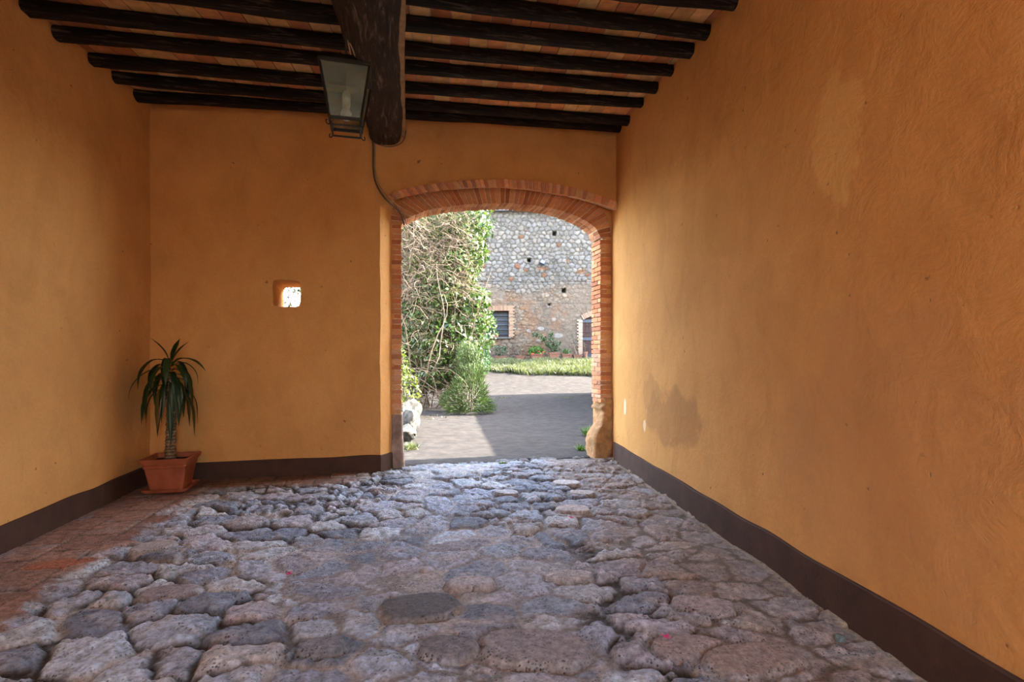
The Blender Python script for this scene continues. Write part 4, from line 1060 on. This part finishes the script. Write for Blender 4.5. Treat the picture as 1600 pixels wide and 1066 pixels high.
    mesh_obj('branches',np.vstack(Vs)-base,np.vstack(FF),M['twig'],h,np.vstack(Cs),smooth=True)
    # dark leaf mass filling the inside of the hedge
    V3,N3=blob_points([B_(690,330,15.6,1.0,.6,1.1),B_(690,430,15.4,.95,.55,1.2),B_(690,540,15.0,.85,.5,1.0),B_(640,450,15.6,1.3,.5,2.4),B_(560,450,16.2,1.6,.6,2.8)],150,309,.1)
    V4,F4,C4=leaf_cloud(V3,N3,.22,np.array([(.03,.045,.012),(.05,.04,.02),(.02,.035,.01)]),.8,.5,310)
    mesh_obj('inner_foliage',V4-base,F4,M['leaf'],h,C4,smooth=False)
build_hedge()
def shrub(name,label,cat,pos,blobs,dens,size,cols,aspect,seed,jn=.8,group=None,mat='leaf',stems=8,shell=.35):
    g0=Vector(pos); e=empty(name,g0,0,label,cat,group); b=np.array(tuple(g0))
    P,N=blob_points([(x+g0.x,y+g0.y,z+g0.z,a,c_,d) for (x,y,z,a,c_,d) in blobs],dens,seed,shell)
    P=P[P[:,2]>g0.z]; N=N[:len(P)]
    V,Fc,C=leaf_cloud(P,N,size,cols,aspect,jn,seed+1); mesh_obj('foliage',V-b,Fc,M[mat],e,C,smooth=False)
    r=np.random.default_rng(seed+2); n=stems
    if n:
        t=np.array([bl[:3] for bl in blobs])[r.integers(0,len(blobs),n)]+r.normal(0,.05,(n,3)); S=np.zeros((n,3)); D=t-S
        V,Fc,C=twigs_np(S,D,np.linalg.norm(D,axis=1)*1.1,np.full(n,.012),seed+3,6,.08,TW*.7); mesh_obj('stems',V,Fc,M['twig'],e,C)
    return e
# juniper at the right foot of the hedge
JG=np.array([(.13,.23,.04),(.18,.30,.055),(.07,.14,.025),(.24,.33,.09)])*.52
def build_juniper():
    Y=12.9; x0=(736-CX)/F*Y; g=float(ground(Y)); e=empty('juniper_shrub',(x0,Y,g),0,'feathery bright green juniper shrub at the right foot of the ivy hedge','shrub')
    r=np.random.default_rng(400); n=1500
    P,N=blob_points([(x0-.05,Y,g+.45,.42,.4,.55),(x0-.02,Y+.2,g+.95,.35,.4,.40),(x0-.1,Y+.2,g+1.35,.28,.35,.3),(x0+.15,Y-.05,g+.12,.40,.35,.22),(x0-.35,Y-.1,g+.25,.35,.3,.3)],800,401,.45)
    P=P[P[:,2]>g+.01]; N=N[:len(P)]
    c0=np.array((x0,Y,g+.3)); D=(P-c0); D/=np.linalg.norm(D,axis=1)[:,None]; D[:,2]+=.45
    V,Fc,C=twigs_np(P,D,r.uniform(.08,.20,len(P)),r.uniform(.005,.011,len(P)),402,4,.25,JG,-.0)
    mesh_obj('foliage',V-np.array((x0,Y,g)),Fc,M['leaf'],e,C,smooth=False)
    n=7; S=np.zeros((n,3)); D=np.stack([r.normal(0,.2,n),r.uniform(0,.3,n),np.full(n,1.)],-1); V,Fc,C=twigs_np(S,D,r.uniform(.5,1.0,n),np.full(n,.014),403,7,.1,TW*.6); mesh_obj('stems',V,Fc,M['twig'],e,C)
build_juniper()
# yellow-green shrub behind the boulders, and sunlit shrub seen through the little square opening
Yg=np.array([(.36,.42,.06),(.28,.38,.06),(.42,.46,.12),(.20,.30,.05)])*.33
shrub('garden_shrub','small yellow green leafy shrub behind the pale boulders by the left jamb','shrub',(-2.28,11.3,float(ground(11.3))),[(0,0,.55,.30,.3,.6),(-.3,.1,.9,.35,.3,.8)],230,.085,Yg,.5,420)
Wg=np.array([(.16,.18,.04),(.12,.15,.03),(.18,.18,.09),(.05,.08,.02)])*.33
shrub('garden_shrub','pale sunlit twiggy shrub seen through the small square wall opening','shrub',(-4.05,9.7,0),[(0,0,2.2,.9,.6,.7),(-.3,.2,1.2,.9,.6,.9),(.3,.1,2.9,.7,.5,.5)],170,.07,Wg,.5,430,stems=60)
# boulders
def gy(px,py,Y): return (px-CX)/F*Y
bo=[((-1.76,8.95,-.04),(.16,.22,.15),'low pale boulder nearest the left jamb of the arch'),((-1.90,9.6,-.04),(.18,.28,.24),'pale lichen covered boulder in the middle of the row left of the paving'),((-2.00,10.40,-.02),(.20,.32,.34),'tallest pale boulder in the row, farthest from the arch')]
for i,(p,s_,lb) in enumerate(bo):
    tag(rock('boulder',p,s_,500+i,(.10,.10,.09),.5,5),lb,'boulder','boulders edging the planting bed')
mb=rock('boulder',(-2.35,9.4,-.05),(.22,.4,.32),510,(.10,.10,.09),.5); tag(mb,'pale boulder hidden behind the row beside the left jamb','boulder','boulders edging the planting bed')
# grass strip in front of the far building and tufts
def blades(x,y,z,hgt,seed,cols,w=.012,lean=.35):
    r=np.random.default_rng(seed); n=len(x); a=r.uniform(0,2*PI,n); h=hgt*r.uniform(.5,1.2,n); s=np.stack([np.cos(a),np.sin(a),np.zeros(n)],-1)*w
    l=np.stack([r.normal(0,lean,n),r.normal(0,lean,n),np.ones(n)],-1)*h[:,None]; p=np.stack([x,y,z],-1)
    m=p+l*.55+np.array([0,0,.0]); t=p+l*np.array([1.3,1.3,1]); V=np.stack([p-s,p+s,m+s*.8,m-s*.8,t],1).reshape(-1,3)
    b=np.arange(n)[:,None]*5; F4=b+np.array([[0,1,2,3]]); T=b+np.array([[3,2,4,4]])
    tri=np.vstack([b+np.array([[0,1,2]]),b+np.array([[0,2,3]]),b+np.array([[3,2,4]])]); c=cols[r.integers(0,len(cols),n)]*r.uniform(.7,1.3,(n,1)); return V,tri,np.repeat(c,5,0)
GG=np.array([(.27,.33,.13),(.34,.39,.18),(.42,.44,.26),(.20,.27,.09),(.46,.46,.32)])*.31
def build_grass():
    r=np.random.default_rng(600); n=60000; x=r.uniform(-6,7,n); y=r.uniform(19.3,22.85,n)
    edge=20.1+.45*np.exp(-((x+1.2)/1.3)**2)*1.6+.35*(fbm(x*1.2,y*0,seed=601)-.5)-.04*x
    k=y>edge; x,y=x[k],y[k]; dn=fbm(x*1.5,y*1.5,seed=602); k=r.random(len(x))<sst(.25,.5,dn)+.35; x,y,dn=x[k],y[k],dn[k]
    V,Fc,C=blades(x,y,ground(y)-.03,.14+.20*dn,603,GG,.022,.4)
    o=mesh_obj('grass',V,Fc,M['leaf'],col=C,smooth=False); tag(o,'unmown pale green grass strip in front of the far stone building','grass',kind='stuff')
build_grass()
def tuft(px,py,n,hgt,rad,label,seed,lc=GG,name='weed_tuft',Y=None,kind=None):
    if Y is None:
        Y=8.0
        for _ in range(30): Y=F*(EYE-float(ground(Y)))/(py-HY)
    x0=(px-CX)/F*Y; r=np.random.default_rng(seed); x=r.normal(0,rad,n); y=r.normal(0,rad,n)
    V,Fc,C=blades(x,y,np.zeros(n)-.01,hgt,seed,lc,.008,.6); o=mesh_obj(name,V,Fc,M['leaf'],col=C,smooth=False,loc=(x0,Y,float(ground(Y))-.01)); tag(o,label,'weed','weeds in the paving',kind)
WG=np.array([(.14,.30,.04),(.20,.36,.07),(.10,.22,.03)])*.5
tuft(907,702,60,.10,.03,'small green weed tuft by the foot of the right jamb',611,WG)
tuft(922,679,140,.16,.05,'leafy weed clump in the shade beside the right jamb',612,WG)
tuft(640,700,220,.10,.07,'sunlit weed patch at the foot of the pale boulders',613)
tuft(785,724,50,.04,.02,'tiny weed sprout in the threshold joint under the arch',614,WG)
tuft(885,621,60,.05,.12,'low weeds in the shaded paving right of centre',615,kind='stuff')
tuft(783,621,50,.05,.12,'low weeds in the shaded paving just past the juniper',616,kind='stuff')
tuft(668,651,90,.05,.25,'dry brown litter and weeds under the ivy hedge',617,np.array([(.16,.10,.05),(.2,.14,.08)])*.4,kind='stuff')
# potted plants along the far wall
YP=23.45; pm=F/YP
def pxp(px): return (px-CX)/pm
gz=float(ground(YP))-.01
def far_pot(px0,px1,ytop,rect,name,label,cat='planter',base=None,Yp=YP,grp='terracotta pots along the far wall'):
    x0,x1=pxp(px0),pxp(px1); zb=gz if base is None else base; H=EYE+(HY-ytop)/(F/Yp)-zb; w=(x1-x0)/2; cxp=(x0+x1)/2
    e=empty(name,(cxp,Yp,zb),0,label,cat,grp); mb=MB()
    if rect:
        d=min(w,.20); R_=lambda k,z,ex=0: rrect(w*k+ex,d*k+ex,z,.02)
    else:
        R_=lambda k,z,ex=0: [Vector(((w*k+ex)*math.cos(2*PI*i/20),(w*k+ex)*math.sin(2*PI*i/20),z)) for i in range(20)]
    mb.loft([R_(.80,0),R_(.94,H*.80),R_(.96,H*.81,.012),R_(1,H,.01),R_(.95,H,-.012),R_(.90,H*.85,-.012),R_(.1,H*.84)]); mb.build('pot',M['terra_far'],e)
    so=MB(); so.loft([R_(.88,H*.85,-.014),R_(.85,H*.9,-.014),R_(.1,H*.92)]); so.build('soil',M['soil'],e)
    return e,H,cxp,zb
def far_fol(e,H,blobs,dens,size,cols,asp,seed,stems=6,jn=.9,shell=.5):
    """blobs given in pixels: (px,py,rx_px,ry_px)"""
    b0=e.location; BL=[]
    for (px,py,rx,ry) in blobs:
        Yp=b0.y; q=F/Yp; BL.append(((px-CX)/q,Yp,EYE+(HY-py)/q,rx/q,max(.08,min(rx,ry)/q*.8),ry/q))
    P,N=blob_points(BL,dens,seed,shell); V,Fc,C=leaf_cloud(P,N,size,cols,asp,jn,seed+1); b=np.array(tuple(b0))
    mesh_obj('foliage',V-b,Fc,M['leaf'],e,C,smooth=False)
    r=np.random.default_rng(seed+5); n=stems*len(BL); T=np.array([t[:3] for t in BL])[np.arange(n)%len(BL)]-b; S=np.tile(np.array((0,0,H*.85)),(n,1))+r.normal(0,.03,(n,3))*np.array((1,1,0)); D=T-S+r.normal(0,.02,(n,3))
    V,Fc,C=twigs_np(S,D,np.linalg.norm(D,axis=1),np.full(n,.010),seed+6,5,.05,TW*.6); mesh_obj('stems',V,Fc,M['twig'],e,C)
GD=np.array([(.06,.17,.05),(.09,.22,.07),(.04,.12,.035),(.12,.24,.10)])*.38; GB=np.array([(.12,.30,.03),(.17,.38,.04),(.08,.22,.02)])*.42; GO=np.array([(.24,.25,.15),(.18,.19,.11),(.30,.28,.2)])*.38; GS=np.array([(.16,.26,.16),(.12,.22,.12),(.30,.36,.26)])*.33
GO_C=(.30,.28,.20)
e,H,_,_=far_pot(773.5,791,556.5,True,'potted_shrub','long terracotta planter with grey green flowering shrub under the barred window','potted plant'); far_fol(e,H,[(781,549,8,8),(776,544,5,5),(787,547,5,7)],420,.09,GS,.5,700)
e,H,_,_=far_pot(806,819,556,True,'potted_shrub','terracotta pot with sparse brown twiggy plant against the far wall','potted plant'); far_fol(e,H,[(812,546,8,8),(816,537,7,6),(806,541,5,6)],90,.06,GO,.5,710,10)
e,H,_,_=far_pot(829,847,553,True,'potted_geranium','wide terracotta planter overflowing with bright green geranium by the far wall','potted plant'); far_fol(e,H,[(838,547,10,6),(831,549,6,5),(845,549,6,4.5)],500,.09,GB,.8,720)
rf=random.Random(4); MF=plain_mat('red_flowers',(.30,.04,.02),.6)
for k in range(9):
    p=Vector((rf.uniform(-.3,.35),-.28+rf.uniform(-.05,.05),rf.uniform(.22,.42))); fl=MB(); fl.box(p,(.028,0,0),(0,.02,0),(0,0,.022)); fl.build('flower',MF,e,bevel=.008)
e,H,_,_=far_pot(857.5,874,551,True,'potted_climber','terracotta planter with climbing rose bent left over the far wall','potted plant'); far_fol(e,H,[(866,545,8,5),(858,538,7,5),(850,530,6,4),(842,524,6,3.5),(836,522,4,2.5),(869,537,7,5),(861,528,3.5,5),(861,521,3.5,3)],420,.09,GD,.6,730,3)
e,H,_,_=far_pot(877.5,892.5,553.5,True,'potted_herb','terracotta planter with low round green herb between the rose and the door','potted plant'); far_fol(e,H,[(885,549,7,4.5)],600,.08,GB*.75,.6,740)
e,H,_,_=far_pot(895,909,554.5,True,'potted_shrub','terracotta planter with tall faint olive sprig left of the plank door','potted plant'); far_fol(e,H,[(894,530,8,8),(890,522,5,4),(903,528,5,5),(900,540,3,8)],110,.07,GS,.4,750,5)
e,H,_,_=far_pot(911.5,918,550,False,'potted_sapling','small round terracotta pot with thin sapling before the plank door','potted plant'); far_fol(e,H,[(914,541,2.2,3),(913,536,2.5,2.5)],200,.06,GO,.4,760,3)
zsill=WIN[2]-.0
Ys=DF-.06; e=empty('window_plant',((773-CX)/F*Ys,Ys,zsill),0,'terracotta pot with dark green plant standing on the barred window sill','potted plant'); 
mb=MB(); w=6.2*Ys/F; mb.loft([rrect(w*.85,.09,.001,.02),rrect(w,.11,.15,.02),rrect(w*.9,.095,.15,.02),rrect(w*.8,.09,.12,.02)]); mb.build('pot',M['terra_far'],e)
far_fol(e,.14,[(773,518,6,3.5),(768,516,3,3),(778,520,3,2)],500,.09,GD,.6,770,3)
# taller shrub between hedge and window
shrub('garden_shrub','dark green bush behind the hedge just left of the barred window','shrub',((752-CX)/F*20,20,float(ground(20))),[(0,0,1.3,.40,.4,.9),(-.1,0,.5,.45,.4,.6)],230,.09,GD*1.2,.6,780)
# trees behind the far buildings' left, seen only over the hedge
0 and shrub('garden_tree','broad green tree standing behind the ivy hedge','tree',(-6.5,19,float(ground(19))),[(0,0,3.5,2.6,1.8,2.6),(1.2,-.2,5.2,2.0,1.5,1.8),(-2,0,5,2,1.6,2)],40,.22,G_IVY,.6,790,stems=12)

# ---------------------------------------------------------------- light
w=bpy.data.worlds.new('sky'); sc.world=w; w.use_nodes=True; nt=w.node_tree; bg=nt.nodes['Background']
sky=nt.nodes.new('ShaderNodeTexSky'); sky.sky_type='NISHITA'; sky.sun_disc=False
SUN=Vector((1.0,.24,.80)).normalized()
sky.sun_elevation=math.asin(SUN.z); sky.sun_rotation=math.atan2(SUN.x,SUN.y); sky.air_density=1.0; sky.dust_density=1.5; sky.ozone_density=1.0
hs=nt.nodes.new('ShaderNodeHueSaturation'); hs.inputs['Saturation'].default_value=.62; nt.links.new(sky.outputs[0],hs.inputs['Color'])
nt.links.new(hs.outputs[0],bg.inputs['Color']); bg.inputs['Strength'].default_value=3.7
sl=bpy.data.lights.new('sun','SUN'); sl.energy=48.0; sl.angle=.012; sl.color=(1,.93,.82); so=bpy.data.objects.new('sun',sl); COL.objects.link(so)
so.rotation_euler=(-SUN).to_track_quat('-Z','Y').to_euler(); so.location=(20,5,25)
def portal(name,c,sx,sz,face):
    l=bpy.data.lights.new(name,'AREA'); l.shape='RECTANGLE'; l.size=sx; l.size_y=sz; l.cycles.is_portal=True
    o=bpy.data.objects.new(name,l); COL.objects.link(o); o.location=c; o.rotation_euler=Vector(face).to_track_quat('-Z','Z').to_euler(); return o
mid=wp((UL+URB)/2,.75,1.75); portal('door_portal',mid,2.9,3.6,-NW)
portal('rear_portal',(1.35,YE-.42,1.4),1.7,2.9,(0,1,0))

sc.view_settings.view_transform='Standard'; sc.view_settings.look='None'; sc.view_settings.gamma=1; sc.view_settings.use_curve_mapping=False
sc.view_settings.exposure=0.0
cy=sc.cycles; cy.max_bounces=10; cy.diffuse_bounces=7; cy.glossy_bounces=3; cy.transmission_bounces=4; cy.transparent_max_bounces=12
cy.use_denoising=True; cy.sample_clamp_indirect=6; cy.caustics_reflective=False; cy.caustics_refractive=False
try: cy.denoiser='OPENIMAGEDENOISE'
except Exception: pass
